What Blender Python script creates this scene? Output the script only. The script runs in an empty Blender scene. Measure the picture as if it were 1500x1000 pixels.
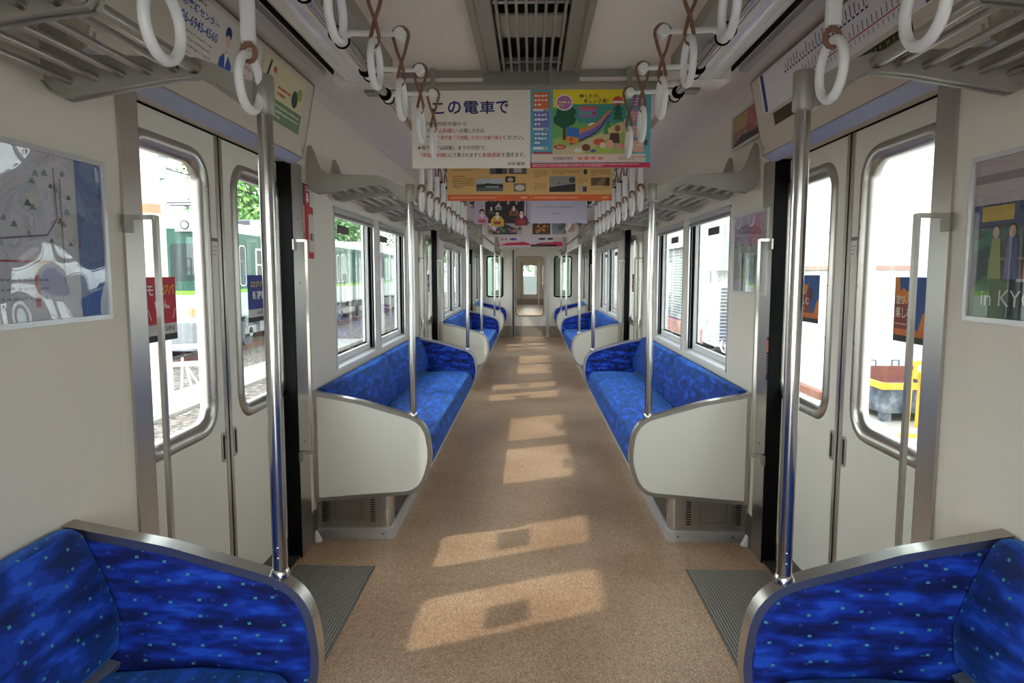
import bpy, math, random
from mathutils import Vector, Matrix
random.seed(7)
C = bpy.context.scene.collection
SC = bpy.context.scene
# ---------------------------------------------------------------- camera, sky, sun, exposure
PITCH = math.atan(99 / 1000.0)
YAW = math.atan(27 / 1000.0 * math.cos(PITCH))
cam_d = bpy.data.cameras.new('camera')
cam_d.sensor_width = 36.0
cam_d.lens = 24.0
cam_d.clip_start = 0.03
cam_d.clip_end = 400
cam = bpy.data.objects.new('camera', cam_d)
C.objects.link(cam)
cam.location = (0, 0, 1.345)
cam.rotation_euler = (math.pi / 2 - PITCH, 0, YAW)
SC.camera = cam

world = bpy.data.worlds.new('world')
SC.world = world
world.use_nodes = True
wn = world.node_tree.nodes
wl = world.node_tree.links
wn.clear()
wo = wn.new('ShaderNodeOutputWorld')
wb = wn.new('ShaderNodeBackground')
tc = wn.new('ShaderNodeTexCoord')
sx = wn.new('ShaderNodeSeparateXYZ')
cr = wn.new('ShaderNodeValToRGB')
wl.new(tc.outputs['Generated'], sx.inputs[0])
wl.new(sx.outputs['Z'], cr.inputs['Fac'])
cr.color_ramp.elements[0].position = 0.0
cr.color_ramp.elements[0].color = (1.0, 0.98, 0.95, 1)
cr.color_ramp.elements[1].position = 0.6
cr.color_ramp.elements[1].color = (0.84, 0.92, 1.0, 1)
wl.new(cr.outputs[0], wb.inputs['Color'])
wb.inputs['Strength'].default_value = 3.5
wl.new(wb.outputs[0], wo.inputs[0])

sun_d = bpy.data.lights.new('sun', 'SUN')
sun_d.energy = 1.35
sun_d.angle = 0.02
sun_d.color = (1.0, 0.90, 0.74)
sun = bpy.data.objects.new('sun', sun_d)
C.objects.link(sun)
sun.rotation_euler = Vector((0.866, 0.39, -1.0)).to_track_quat('-Z', 'Y').to_euler()

SC.view_settings.view_transform = 'Standard'
SC.view_settings.look = 'None'
SC.view_settings.gamma = 1
SC.view_settings.use_curve_mapping = False
SC.view_settings.exposure = 1.08
SC.cycles.diffuse_bounces = 8
SC.cycles.max_bounces = 14
SC.cycles.transparent_max_bounces = 16

# ---------------------------------------------------------------- materials
def lin(c):
    out = []
    for v in c[:3]:
        v = v / 255.0
        out.append(v / 12.92 if v <= 0.04045 else ((v + 0.055) / 1.055) ** 2.4)
    return (out[0], out[1], out[2], 1)

def pmat(name, rgb, rough=0.5, metal=0.0, spec=0.5, emit=None, estr=1.0, bump=None, coat=0.0, sheen=0.0, trans=0.0):
    m = bpy.data.materials.new(name)
    m.use_nodes = True
    nt = m.node_tree
    b = nt.nodes['Principled BSDF']
    b.inputs['Base Color'].default_value = lin(rgb)
    b.inputs['Roughness'].default_value = rough
    b.inputs['Metallic'].default_value = metal
    b.inputs['Specular IOR Level'].default_value = spec
    b.inputs['Coat Weight'].default_value = coat
    b.inputs['Sheen Weight'].default_value = sheen
    b.inputs['Transmission Weight'].default_value = trans
    if emit:
        b.inputs['Emission Color'].default_value = lin(emit)
        b.inputs['Emission Strength'].default_value = estr
    if bump:
        t = nt.nodes.new('ShaderNodeTexCoord')
        n = nt.nodes.new('ShaderNodeTexNoise')
        n.inputs['Scale'].default_value = bump[0]
        bp = nt.nodes.new('ShaderNodeBump')
        bp.inputs['Strength'].default_value = bump[1]
        bp.inputs['Distance'].default_value = bump[2] if len(bump) > 2 else 0.002
        nt.links.new(t.outputs['Object'], n.inputs['Vector'])
        nt.links.new(n.outputs['Fac'], bp.inputs['Height'])
        nt.links.new(bp.outputs[0], b.inputs['Normal'])
    return m

def noise_mix(m, scale, cols, positions, coord='Object', stretch=None, detail=4, rough_var=None):
    nt = m.node_tree
    b = nt.nodes['Principled BSDF']
    t = nt.nodes.new('ShaderNodeTexCoord')
    n = nt.nodes.new('ShaderNodeTexNoise')
    n.inputs['Scale'].default_value = scale
    n.inputs['Detail'].default_value = detail
    src = t.outputs[coord]
    if stretch:
        mp = nt.nodes.new('ShaderNodeMapping')
        mp.inputs['Scale'].default_value = stretch
        nt.links.new(src, mp.inputs['Vector'])
        src = mp.outputs[0]
    nt.links.new(src, n.inputs['Vector'])
    r = nt.nodes.new('ShaderNodeValToRGB')
    e = r.color_ramp.elements
    while len(e) < len(cols):
        e.new(0.5)
    for i, (c, p) in enumerate(zip(cols, positions)):
        e[i].position = p
        e[i].color = lin(c)
    nt.links.new(n.outputs['Fac'], r.inputs['Fac'])
    nt.links.new(r.outputs[0], b.inputs['Base Color'])
    return m

def glass_mat(name, tint=(0.93, 0.97, 0.96), bump=None, gloss=1.0, ior=1.45):
    m = bpy.data.materials.new(name)
    m.use_nodes = True
    nt = m.node_tree
    nt.nodes.clear()
    o = nt.nodes.new('ShaderNodeOutputMaterial')
    mx = nt.nodes.new('ShaderNodeMixShader')
    tr = nt.nodes.new('ShaderNodeBsdfTransparent')
    gl = nt.nodes.new('ShaderNodeBsdfGlossy')
    f0 = ((ior - 1) / (ior + 1)) ** 2
    lw = nt.nodes.new('ShaderNodeLayerWeight')      # Schlick: same from both faces of the thin pane
    lw.inputs['Blend'].default_value = 0.5
    pw = nt.nodes.new('ShaderNodeMath')
    pw.operation = 'POWER'
    pw.inputs[1].default_value = 5.0
    fr = nt.nodes.new('ShaderNodeMath')
    fr.operation = 'MULTIPLY_ADD'
    fr.inputs[1].default_value = 1 - f0
    fr.inputs[2].default_value = f0
    nt.links.new(lw.outputs['Facing'], pw.inputs[0])
    nt.links.new(pw.outputs[0], fr.inputs[0])
    tr.inputs['Color'].default_value = (*tint, 1)
    gl.inputs['Roughness'].default_value = 0.01
    gl.inputs['Color'].default_value = (gloss, gloss, gloss, 1)
    if bump:
        t = nt.nodes.new('ShaderNodeTexCoord')
        n = nt.nodes.new('ShaderNodeTexNoise')
        n.inputs['Scale'].default_value = bump[0]
        n.inputs['Detail'].default_value = 0
        bp = nt.nodes.new('ShaderNodeBump')
        bp.inputs['Strength'].default_value = 1.0
        bp.inputs['Distance'].default_value = bump[1]
        nt.links.new(t.outputs['Object'], n.inputs['Vector'])
        nt.links.new(n.outputs['Fac'], bp.inputs['Height'])
        nt.links.new(bp.outputs[0], gl.inputs['Normal'])
    nt.links.new(fr.outputs[0], mx.inputs[0])
    nt.links.new(tr.outputs[0], mx.inputs[1])
    nt.links.new(gl.outputs[0], mx.inputs[2])
    nt.links.new(mx.outputs[0], o.inputs[0])
    return m

def upholstery(name='blue_moquette'):
    m = pmat(name, (20, 50, 170), 0.75, sheen=0.5, spec=0.3)
    nt = m.node_tree
    N = nt.nodes.new
    L = nt.links.new
    b = nt.nodes['Principled BSDF']
    b.inputs['Sheen Tint'].default_value = (0.12, 0.42, 1, 1)
    b.inputs['Sheen Roughness'].default_value = 0.45
    uv = N('ShaderNodeUVMap')
    mp = N('ShaderNodeMapping')
    mp.inputs['Scale'].default_value = (8, 27, 1)
    L(uv.outputs[0], mp.inputs['Vector'])
    n = N('ShaderNodeTexNoise')
    n.noise_dimensions = '2D'
    n.inputs['Scale'].default_value = 1.0
    n.inputs['Detail'].default_value = 2
    n.inputs['Roughness'].default_value = 0.5
    L(mp.outputs[0], n.inputs['Vector'])
    r = N('ShaderNodeValToRGB')
    r.color_ramp.interpolation = 'LINEAR'
    e = r.color_ramp.elements
    while len(e) < 6:
        e.new(0.5)
    for i, (p, c) in enumerate([(0.34, (10, 22, 84)), (0.40, (13, 33, 114)), (0.50, (14, 39, 132)), (0.54, (19, 54, 164)), (0.61, (21, 60, 174)), (0.67, (34, 84, 208))]):
        e[i].position = p
        e[i].color = lin(c)
    L(n.outputs['Fac'], r.inputs['Fac'])
    # little woven squares
    col = r.outputs[0]
    for (sc, thr, cc, off, squash) in ((15, 0.062, (76, 158, 172), 0, 1.0), (14, 0.055, (52, 68, 150), 3.7, 1.0)):
        mp2 = N('ShaderNodeMapping')
        mp2.inputs['Scale'].default_value = (sc, sc * 1.4, 1)
        mp2.inputs['Location'].default_value = (off, off, 0)
        L(uv.outputs[0], mp2.inputs['Vector'])
        v = N('ShaderNodeTexVoronoi')
        v.voronoi_dimensions = '2D'
        v.distance = 'CHEBYCHEV'
        v.inputs['Scale'].default_value = 1.0
        v.inputs['Randomness'].default_value = 0.75
        L(mp2.outputs[0], v.inputs['Vector'])
        lt = N('ShaderNodeMath')
        lt.operation = 'LESS_THAN'
        lt.inputs[1].default_value = thr
        L(v.outputs['Distance'], lt.inputs[0])
        mx = N('ShaderNodeMixRGB')
        mx.inputs['Color2'].default_value = lin(cc)
        L(lt.outputs[0], mx.inputs['Fac'])
        L(col, mx.inputs['Color1'])
        col = mx.outputs[0]
    L(col, b.inputs['Base Color'])
    w = N('ShaderNodeTexNoise')
    w.inputs['Scale'].default_value = 420
    L(uv.outputs[0], w.inputs['Vector'])
    bp = N('ShaderNodeBump')
    bp.inputs['Strength'].default_value = 0.35
    bp.inputs['Distance'].default_value = 0.002
    L(w.outputs['Fac'], bp.inputs['Height'])
    L(bp.outputs[0], b.inputs['Normal'])
    return m

def brushed(name, rgb, rough):
    m = pmat(name, rgb, rough, 1.0)
    nt = m.node_tree
    t = nt.nodes.new('ShaderNodeTexCoord')
    mp = nt.nodes.new('ShaderNodeMapping')
    mp.inputs['Scale'].default_value = (6, 6, 300)
    n = nt.nodes.new('ShaderNodeTexNoise')
    n.inputs['Scale'].default_value = 3
    mr = nt.nodes.new('ShaderNodeMapRange')
    mr.inputs[3].default_value = rough * 0.75
    mr.inputs[4].default_value = rough * 1.35
    nt.links.new(t.outputs['Object'], mp.inputs['Vector'])
    nt.links.new(mp.outputs[0], n.inputs['Vector'])
    nt.links.new(n.outputs['Fac'], mr.inputs[0])
    nt.links.new(mr.outputs[0], nt.nodes['Principled BSDF'].inputs['Roughness'])
    return m

M = {}
M['laminate'] = pmat('cream_laminate', (223, 217, 204), 0.5, spec=0.35, bump=(300, 0.12, 0.001))
M['laminate2'] = pmat('panel_laminate', (228, 226, 216), 0.42, spec=0.4, bump=(260, 0.1, 0.001))
M['ceil'] = pmat('ceiling_board', (232, 224, 218), 0.6, spec=0.3)
M['header'] = pmat('header_paint', (206, 196, 182), 0.45, spec=0.4)
M['soffit'] = pmat('header_steel_sky_tint', (188, 192, 214), 0.35, 0.35)  # lavender base colour stands in for sky reflected in the metal underside
M['steel'] = brushed('brushed_steel', (190, 186, 180), 0.30)
M['steeld'] = brushed('dull_steel', (150, 146, 140), 0.42)
M['chrome'] = pmat('polished_steel', (194, 192, 190), 0.16, 1.0)
M['alu'] = pmat('cast_aluminium', (158, 155, 146), 0.42, 0.35)
M['alu_l'] = pmat('anodised_aluminium', (205, 205, 206), 0.33, 0.6)
M['sash'] = pmat('white_sash', (226, 226, 224), 0.4)
M['black'] = pmat('black_rubber', (11, 10, 10), 0.85, spec=0.15)
M['dark'] = pmat('dark_void', (30, 30, 30), 0.8)
M['white'] = pmat('white_paint', (240, 240, 240), 0.4)
M['plastic'] = pmat('milky_plastic', (238, 238, 236), 0.32, spec=0.5)
M['lens'] = pmat('lamp_cover', (236, 236, 236), 0.10, spec=0.6, coat=0.4, bump=(7, 0.5, 0.01))
M['belt'] = pmat('brown_leather', (134, 96, 76), 0.6)
M['greyv'] = pmat('grey_vinyl', (120, 126, 138), 0.5)
M['fabric'] = upholstery()
M['glass'] = glass_mat('window_glass')
M['acryl'] = glass_mat('wavy_acrylic', (0.92, 0.93, 0.95), bump=(4.5, 0.05), ior=1.9)
M['acryl2'] = glass_mat('clear_acrylic', (0.95, 0.95, 0.95), ior=1.45)
M['teal'] = glass_mat('green_tinted_glass', (0.62, 0.78, 0.76))
M['perf'] = pmat('perforated_steel', (150, 148, 145), 0.4, 0.8)
M['mat'] = pmat('ribbed_plate', (92, 84, 82), 0.5, 0.2)
M['dado'] = pmat('taupe_dado', (150, 138, 126), 0.5)
M['sticker'] = pmat('brown_sticker', (74, 58, 56), 0.5)

def floor_mat():
    m = pmat('speckled_floor', (170, 136, 112), 0.36, spec=0.5)
    nt = m.node_tree
    N = nt.nodes.new
    L = nt.links.new
    b = nt.nodes['Principled BSDF']
    t = N('ShaderNodeTexCoord')
    n = N('ShaderNodeTexNoise')
    n.inputs['Scale'].default_value = 210
    n.inputs['Detail'].default_value = 3
    L(t.outputs['Object'], n.inputs['Vector'])
    r = N('ShaderNodeValToRGB')
    e = r.color_ramp.elements
    while len(e) < 4:
        e.new(0.5)
    for i, (p, c) in enumerate([(0.34, (138, 110, 88)), (0.47, (184, 152, 124)), (0.56, (198, 166, 138)), (0.68, (228, 206, 182))]):
        e[i].position = p
        e[i].color = lin(c)
    L(n.outputs['Fac'], r.inputs['Fac'])
    n2 = N('ShaderNodeTexNoise')
    n2.inputs['Scale'].default_value = 1.6
    n2.inputs['Detail'].default_value = 5
    L(t.outputs['Object'], n2.inputs['Vector'])
    r2 = N('ShaderNodeValToRGB')
    r2.color_ramp.elements[0].position = 0.35
    r2.color_ramp.elements[0].color = lin((222, 210, 200))
    r2.color_ramp.elements[1].position = 0.65
    r2.color_ramp.elements[1].color = lin((255, 252, 248))
    L(n2.outputs['Fac'], r2.inputs['Fac'])
    mx = N('ShaderNodeMixRGB')
    mx.blend_type = 'MULTIPLY'
    mx.inputs[0].default_value = 1
    L(r.outputs[0], mx.inputs[1])
    L(r2.outputs[0], mx.inputs[2])
    L(mx.outputs[0], b.inputs['Base Color'])
    mr = N('ShaderNodeMapRange')
    mr.inputs[3].default_value = 0.28
    mr.inputs[4].default_value = 0.46
    L(n2.outputs['Fac'], mr.inputs[0])
    L(mr.outputs[0], b.inputs['Roughness'])
    return m
M['floor'] = floor_mat()

_flat = {}
def flat(rgb, rough=0.55):
    k = (tuple(rgb), rough)
    if k not in _flat:
        _flat[k] = pmat('print_%02x%02x%02x' % tuple(rgb), rgb, rough)
    return _flat[k]

# ---------------------------------------------------------------- mesh builder
class MB:
    def __init__(s):
        s.v = []; s.f = []; s.mi = []; s.sm = []; s.mats = []
    def m(s, mat):
        if isinstance(mat, str):
            mat = M[mat]
        if mat not in s.mats:
            s.mats.append(mat)
        return s.mats.index(mat)
    def add(s, vs, fs, mat, smooth=False):
        o = len(s.v); k = s.m(mat)
        s.v.extend([tuple(p) for p in vs])
        for f in fs:
            s.f.append([i + o for i in f]); s.mi.append(k); s.sm.append(smooth)
        return s
    def poly(s, pts, mat):
        return s.add(pts, [list(range(len(pts)))], mat)
    def box(s, x0, x1, y0, y1, z0, z1, mat):
        if x0 > x1: x0, x1 = x1, x0
        if y0 > y1: y0, y1 = y1, y0
        if z0 > z1: z0, z1 = z1, z0
        vs = [(x, y, z) for x in (x0, x1) for y in (y0, y1) for z in (z0, z1)]
        fs = [(0, 1, 3, 2), (4, 6, 7, 5), (0, 4, 5, 1), (2, 3, 7, 6), (0, 2, 6, 4), (1, 5, 7, 3)]
        return s.add(vs, fs, mat)
    def tube(s, pts, r, mat, n=10, closed=False, caps=True, smooth=True):
        pts = [Vector(p) for p in pts]
        rs = r if isinstance(r, (list, tuple)) else [r] * len(pts)
        N = len(pts)
        vs = []; fs = []
        up = None
        for i, p in enumerate(pts):
            if closed:
                d = pts[(i + 1) % N] - pts[i - 1]
            else:
                d = pts[min(i + 1, N - 1)] - pts[max(i - 1, 0)]
            d.normalize()
            if up is None:
                up = Vector((0, 0, 1)) if abs(d.z) < 0.9 else Vector((1, 0, 0))
            a = d.cross(up)
            if a.length < 1e-5:
                a = d.cross(Vector((0.3, 1, 0.2)))
            a.normalize()
            b = a.cross(d); b.normalize(); up = b
            for k in range(n):
                t = 2 * math.pi * k / n
                vs.append(p + a * math.cos(t) * rs[i] + b * math.sin(t) * rs[i])
        for i in range(N if closed else N - 1):
            for k in range(n):
                j = (i + 1) % N
                fs.append((i * n + k, i * n + (k + 1) % n, j * n + (k + 1) % n, j * n + k))
        s.add(vs, fs, mat, smooth)
        if caps and not closed:
            s.add(vs[:n], [list(range(n - 1, -1, -1))], mat)
            s.add(vs[-n:], [list(range(n))], mat)
        return s
    def cyl(s, p, q, r, mat, n=14, r2=None):
        return s.tube([p, q], [r, r if r2 is None else r2], mat, n)
    def prism(s, poly, axis, c0, c1, mat, smooth=False, capmat=None):
        def P(a, b, c):
            return {'x': (c, a, b), 'y': (a, c, b), 'z': (a, b, c)}[axis]
        n = len(poly)
        A = [P(a, b, c0) for a, b in poly]; B = [P(a, b, c1) for a, b in poly]
        area = sum(poly[i][0] * poly[(i + 1) % n][1] - poly[(i + 1) % n][0] * poly[i][1] for i in range(n))
        flip = (area > 0) != (axis == 'y')
        if c1 < c0: flip = not flip
        side = [(i, (i + 1) % n, n + (i + 1) % n, n + i) for i in range(n)]
        if not flip: side = [f[::-1] for f in side]
        s.add(A + B, side, mat, smooth)
        ca = list(range(n)); cb = list(range(n))
        if flip: ca = ca[::-1]
        else: cb = cb[::-1]
        s.add(A, [ca], capmat or mat); s.add(B, [cb], capmat or mat)
        return s
    def loft(s, secs, mat, smooth=True, caps=True):
        n = len(secs[0]); vs = [p for q in secs for p in q]; fs = []
        for i in range(len(secs) - 1):
            for k in range(n):
                fs.append((i * n + k, i * n + (k + 1) % n, (i + 1) * n + (k + 1) % n, (i + 1) * n + k))
        s.add(vs, fs, mat, smooth)
        if caps:
            s.add(secs[0], [list(range(n - 1, -1, -1))], mat); s.add(secs[-1], [list(range(n))], mat)
        return s
    def ringprism(s, outer, inner, axis, c0, c1, mat, smooth=False):
        """band between two loops of equal count, extruded"""
        def P(a, b, c):
            return {'x': (c, a, b), 'y': (a, c, b), 'z': (a, b, c)}[axis]
        n = len(outer)
        for (L, c) in ((0, c0), (1, c1)):
            vs = [P(*p, c) for p in outer] + [P(*p, c) for p in inner]
            fs = [(i, (i + 1) % n, n + (i + 1) % n, n + i) for i in range(n)]
            if L: fs = [f[::-1] for f in fs]
            s.add(vs, fs, mat)
        for L, lp in ((0, outer), (1, inner)):
            vs = [P(*p, c0) for p in lp] + [P(*p, c1) for p in lp]
            fs = [(i, (i + 1) % n, n + (i + 1) % n, n + i) for i in range(n)]
            if not L: fs = [f[::-1] for f in fs]
            s.add(vs, fs, mat, smooth)
        return s
    def build(s, name, parent=None, **props):
        me = bpy.data.meshes.new(name)
        me.from_pydata(s.v, [], s.f)
        for mt in s.mats: me.materials.append(mt)
        me.polygons.foreach_set('material_index', s.mi)
        me.polygons.foreach_set('use_smooth', s.sm)
        uv = me.uv_layers.new(name='UVMap')
        V = me.vertices
        for p in me.polygons:
            n = p.normal; a = (abs(n.x), abs(n.y), abs(n.z)); k = a.index(max(a))
            for li in p.loop_indices:
                c = V[me.loops[li].vertex_index].co
                uv.data[li].uv = (c.y, c.z) if k == 0 else ((c.x, c.z) if k == 1 else (c.y, c.x))
        if parent:
            anc = Vector((0, 0, 0)); q = parent
            while q: anc += q.location; q = q.parent
        else:
            xs = [p[0] for p in s.v]; ys = [p[1] for p in s.v]; zs = [p[2] for p in s.v]
            anc = Vector(((min(xs) + max(xs)) / 2, (min(ys) + max(ys)) / 2, min(zs)))
        me.transform(Matrix.Translation(-anc))
        o = bpy.data.objects.new(name, me)
        C.objects.link(o)
        if parent: o.parent = parent
        else: o.location = anc
        for k2, v2 in props.items(): o[k2] = v2
        return o

def rrect(a0, a1, b0, b1, r, n=6):
    pts = []
    for (cx, cy, t0) in ((a1 - r, b1 - r, 0), (a0 + r, b1 - r, 90), (a0 + r, b0 + r, 180), (a1 - r, b0 + r, 270)):
        for k in range(n + 1):
            t = math.radians(t0 + 90.0 * k / n)
            pts.append((cx + r * math.cos(t), cy + r * math.sin(t)))
    return pts

def round_poly(pts, n=6):
    """pts: (a, b, radius)"""
    out = []
    N = len(pts)
    for i in range(N):
        p = Vector(pts[i][:2]); r = pts[i][2]
        if r <= 0:
            out.append((p.x, p.y)); continue
        a = Vector(pts[i - 1][:2]) - p; b = Vector(pts[(i + 1) % N][:2]) - p
        la, lb = a.length, b.length
        a.normalize(); b.normalize()
        ang = a.angle(b)
        d = min(r / math.tan(ang / 2), la * 0.49, lb * 0.49)
        p0 = p + a * d; p1 = p + b * d
        for k in range(n + 1):
            t = k / n
            q = p0 * (1 - t) ** 2 + p * 2 * t * (1 - t) + p1 * t * t
            out.append((q.x, q.y))
    return out

def inset(poly, d):
    n = len(poly); out = []
    area = sum(poly[i][0] * poly[(i + 1) % n][1] - poly[(i + 1) % n][0] * poly[i][1] for i in range(n))
    sg = 1 if area > 0 else -1
    for i in range(n):
        p = Vector(poly[i]); a = (p - Vector(poly[i - 1])); b = (Vector(poly[(i + 1) % n]) - p)
        if a.length < 1e-7: a = b
        if b.length < 1e-7: b = a
        a.normalize(); b.normalize()
        na = Vector((-a.y, a.x)) * sg; nb = Vector((-b.y, b.x)) * sg
        m = na + nb; m.normalize()
        k = max(0.5, m.dot(na))
        q = p + m * d / k
        out.append((q.x, q.y))
    return out

def holed(mb, axis, c0, c1, rect, hole, mat, n=6):
    """slab with a rounded hole: rect=(a0,a1,b0,b1), hole=(a0,a1,b0,b1,r)"""
    inn = rrect(*hole, n=n)
    a0, a1, b0, b1 = rect
    corners = [(a1, b1), (a0, b1), (a0, b0), (a1, b0)]
    out = []
    per = n + 1
    for q in range(4):
        cx, cy = corners[q]
        for k in range(per):
            ix, iy = inn[q * per + k]
            t = k / n
            if q == 0: p = (cx, iy + (cy - iy) * min(1, 2 * t)) if t <= .5 else (ix + (cx - ix) * min(1, 2 - 2 * t), cy)
            elif q == 1: p = (ix + (cx - ix) * min(1, 2 * t), cy) if t <= .5 else (cx, iy + (cy - iy) * min(1, 2 - 2 * t))
            elif q == 2: p = (cx, iy + (cy - iy) * min(1, 2 * t)) if t <= .5 else (ix + (cx - ix) * min(1, 2 - 2 * t), cy)
            else: p = (ix + (cx - ix) * min(1, 2 * t), cy) if t <= .5 else (cx, iy + (cy - iy) * min(1, 2 - 2 * t))
            out.append(p)
    mb.ringprism(out, inn, axis, c0, c1, mat)
    return inn

# ---------------------------------------------------------------- things
def thing(name, label, cat, loc=(0, 0, 0), group=None):
    o = bpy.data.objects.new(name, None)
    o.empty_display_size = 0.1
    C.objects.link(o)
    o.location = loc
    o['label'] = label; o['category'] = cat
    if group: o['group'] = group
    return o
def tag(o, label, cat, group=None, kind=None):
    o['label'] = label; o['category'] = cat
    if group: o['group'] = group
    if kind: o['kind'] = kind
    return o
def struct(o, label, cat):
    o['kind'] = 'structure'; o['label'] = label; o['category'] = cat
    return o
def dup(root, loc, label=None, parent=None):
    r = root.copy(); C.objects.link(r)
    r.location = loc
    if label: r['label'] = label
    for ch in list(root.children):
        c = ch.copy(); C.objects.link(c); c.parent = r
        for g in list(ch.children):
            d = g.copy(); C.objects.link(d); d.parent = c
    return r
ORD = ['first', 'second', 'third', 'fourth', 'fifth', 'sixth', 'seventh', 'eighth', 'ninth', 'tenth']
SIDE = {-1: 'left', 1: 'right'}

_tcache = {}
def text_mesh(body, bold=0.0):
    k = (body, bold)
    if k not in _tcache:
        cu = bpy.data.curves.new('lettering', 'FONT')
        cu.body = body; cu.size = 1.0; cu.resolution_u = 2
        cu.offset = bold
        ob = bpy.data.objects.new('lettering', cu)
        C.objects.link(ob)
        dg = bpy.context.evaluated_depsgraph_get()
        me = bpy.data.meshes.new_from_object(ob.evaluated_get(dg))
        vs = [v.co.copy() for v in me.vertices]; fs = [list(p.vertices) for p in me.polygons]
        bpy.data.objects.remove(ob); bpy.data.meshes.remove(me); bpy.data.curves.remove(cu)
        if vs:
            x0 = min(v.x for v in vs); x1 = max(v.x for v in vs)
            y0 = min(v.y for v in vs); y1 = max(v.y for v in vs)
        else:
            x0 = x1 = y0 = y1 = 0
        _tcache[k] = (vs, fs, x0, x1, y0, y1)
    return _tcache[k]

class Board:
    """flat print on a plane; u right, v up as the reader sees it"""
    def __init__(s, O, U, V):
        s.O = Vector(O); s.U = Vector(U).normalized(); s.V = Vector(V).normalized()
        s.N = s.U.cross(s.V); s.mb = MB(); s.k = 0; s.sv = 1.0
    def P(s, u, v, l): return s.O + s.U * u + s.V * (v * s.sv) + s.N * (0.0005 * l + 0.000002 * (s.k % 240))
    def rect(s, u0, v0, u1, v1, mat, l=1):
        s.k += 1
        s.mb.poly([s.P(u0, v0, l), s.P(u1, v0, l), s.P(u1, v1, l), s.P(u0, v1, l)], mat); return s
    def poly(s, pts, mat, l=1):
        s.k += 1
        s.mb.poly([s.P(u, v, l) for u, v in pts], mat); return s
    def ell(s, u, v, a, b, mat, l=1, n=16):
        return s.poly([(u + a * math.cos(2 * math.pi * k / n), v + b * math.sin(2 * math.pi * k / n)) for k in range(n)], mat, l)
    def line(s, u0, v0, u1, v1, w, mat, l=1):
        d = Vector((u1 - u0, v1 - v0)); d.normalize(); q = Vector((-d.y, d.x)) * w / 2
        return s.poly([(u0 - q.x, v0 - q.y), (u1 - q.x, v1 - q.y), (u1 + q.x, v1 + q.y), (u0 + q.x, v0 + q.y)], mat, l)
    def text(s, body, u, v, w, h, mat, l=2, bold=0.0, slant=0.0):
        """fit the text in the box with lower left corner (u, v), width w and height h"""
        vs, fs, x0, x1, y0, y1 = text_mesh(body, bold)
        if not vs: return s
        kx = w / max(1e-6, x1 - x0); ky = h / max(1e-6, y1 - y0)
        pts = [s.P(u + (p.x - x0) * kx + slant * (p.x - x0) * 0, v + (p.y - y0) * ky + slant * (p.x - x0) * kx, l) for p in vs]
        s.mb.add(pts, fs, mat); return s
    def lines(s, u0, v0, u1, v1, n, mat, l=2, frac=0.45, seed=0, cell=None):
        """rows of small unreadable print"""
        rnd = random.Random(seed)
        dv = (v1 - v0) / n
        for i in range(n):
            vv = v1 - dv * (i + 1) + dv * (1 - frac) / 2
            e = u1 if i < n - 1 else u0 + (u1 - u0) * rnd.uniform(.4, .8)
            c = cell or dv * 0.8
            u = u0
            while u < e - c * .5:
                w = c * rnd.uniform(.5, .85)
                s.rect(u, vv + rnd.uniform(0, .12) * dv, min(u + w, e), vv + dv * frac * rnd.uniform(.75, 1), mat, l)
                u += c
        return s
    def build(s, name, parent, **k): return s.mb.build(name, parent, **k)
# ================================================================ the car: shell
Y0, Y1 = -0.30, 14.60
ZONES = [1.55, 6.37, 11.19]           # near edge of each door bay
BAY = 1.78
W = 1.09
DOORS = [(z + 0.35, z + 1.56) for z in ZONES]
WINS = [(3.79, 4.77), (4.93, 5.91), (8.61, 9.59), (9.75, 10.73), (13.35, 14.25)]
WZ0, WZ1 = 0.80, 1.72

def wall(s, name, label):
    mb = MB()
    x0, x1 = s * W, s * (W + 0.08)
    cuts = sorted([(a, b, 'd') for a, b in DOORS] + [(a, b, 'w') for a, b in WINS])
    y = Y0
    for a, b, k in cuts:
        mb.box(x0, x1, y, a, 0, 1.853, 'laminate')
        if k == 'w':
            mb.box(x0, x1, a, b, 0, WZ0, 'laminate'); mb.box(x0, x1, a, b, WZ1, 1.853, 'laminate')
        y = b
    mb.box(x0, x1, y, Y1, 0, 1.853, 'laminate')
    mb.prism([(s * W, 1.853), (s * (W + .08), 1.853), (s * (W + .08), 2.3), (s * 1.046, 2.3), (s * 1.046, 2.198)], 'y', Y0, Y1, 'laminate')
    # vertical panel joints above the racks
    for z in ZONES + [Y1]:
        for yy in ((z - 0.9, z + BAY + 0.55) if z < Y1 else ()):
            mb.box(s * 1.083, s * 1.092, yy, yy + .006, 1.9, 2.05, 'alu')
    return struct(mb.build(name), label, 'wall')
wall(-1, 'wall_left', 'cream laminate left side wall of the train car with windows facing the green train')
wall(1, 'wall_right', 'cream laminate right side wall of the train car with windows facing the white building')

mb = MB(); mb.box(-1.17, 1.17, Y0 - .06, Y1 + .06, -.06, 0, 'floor')
struct(mb.build('floor'), 'speckled tan floor of the train car aisle', 'floor')

# ceiling: two side boards beside the slatted centre strip, and the roof shell above
mb = MB()
for s in (-1, 1):
    prof = [(s * .20, 2.205), (s * .62, 2.208), (s * .92, 2.210), (s * 1.0, 2.207), (s * 1.0455, 2.197), (s * 1.0455, 2.3), (s * .2, 2.3)]
    mb.prism(prof, 'y', Y0, Y1, 'ceil')
mb.box(-1.17, 1.17, Y0, Y1, 2.46, 2.5, 'ceil')
mb.box(-.215, -.20, Y0, Y1, 2.206, 2.46, 'dark'); mb.box(.20, .215, Y0, Y1, 2.206, 2.46, 'dark')
struct(mb.build('ceiling'), 'pale ceiling boards of the train car on both sides of the slatted strip', 'ceiling')

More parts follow.
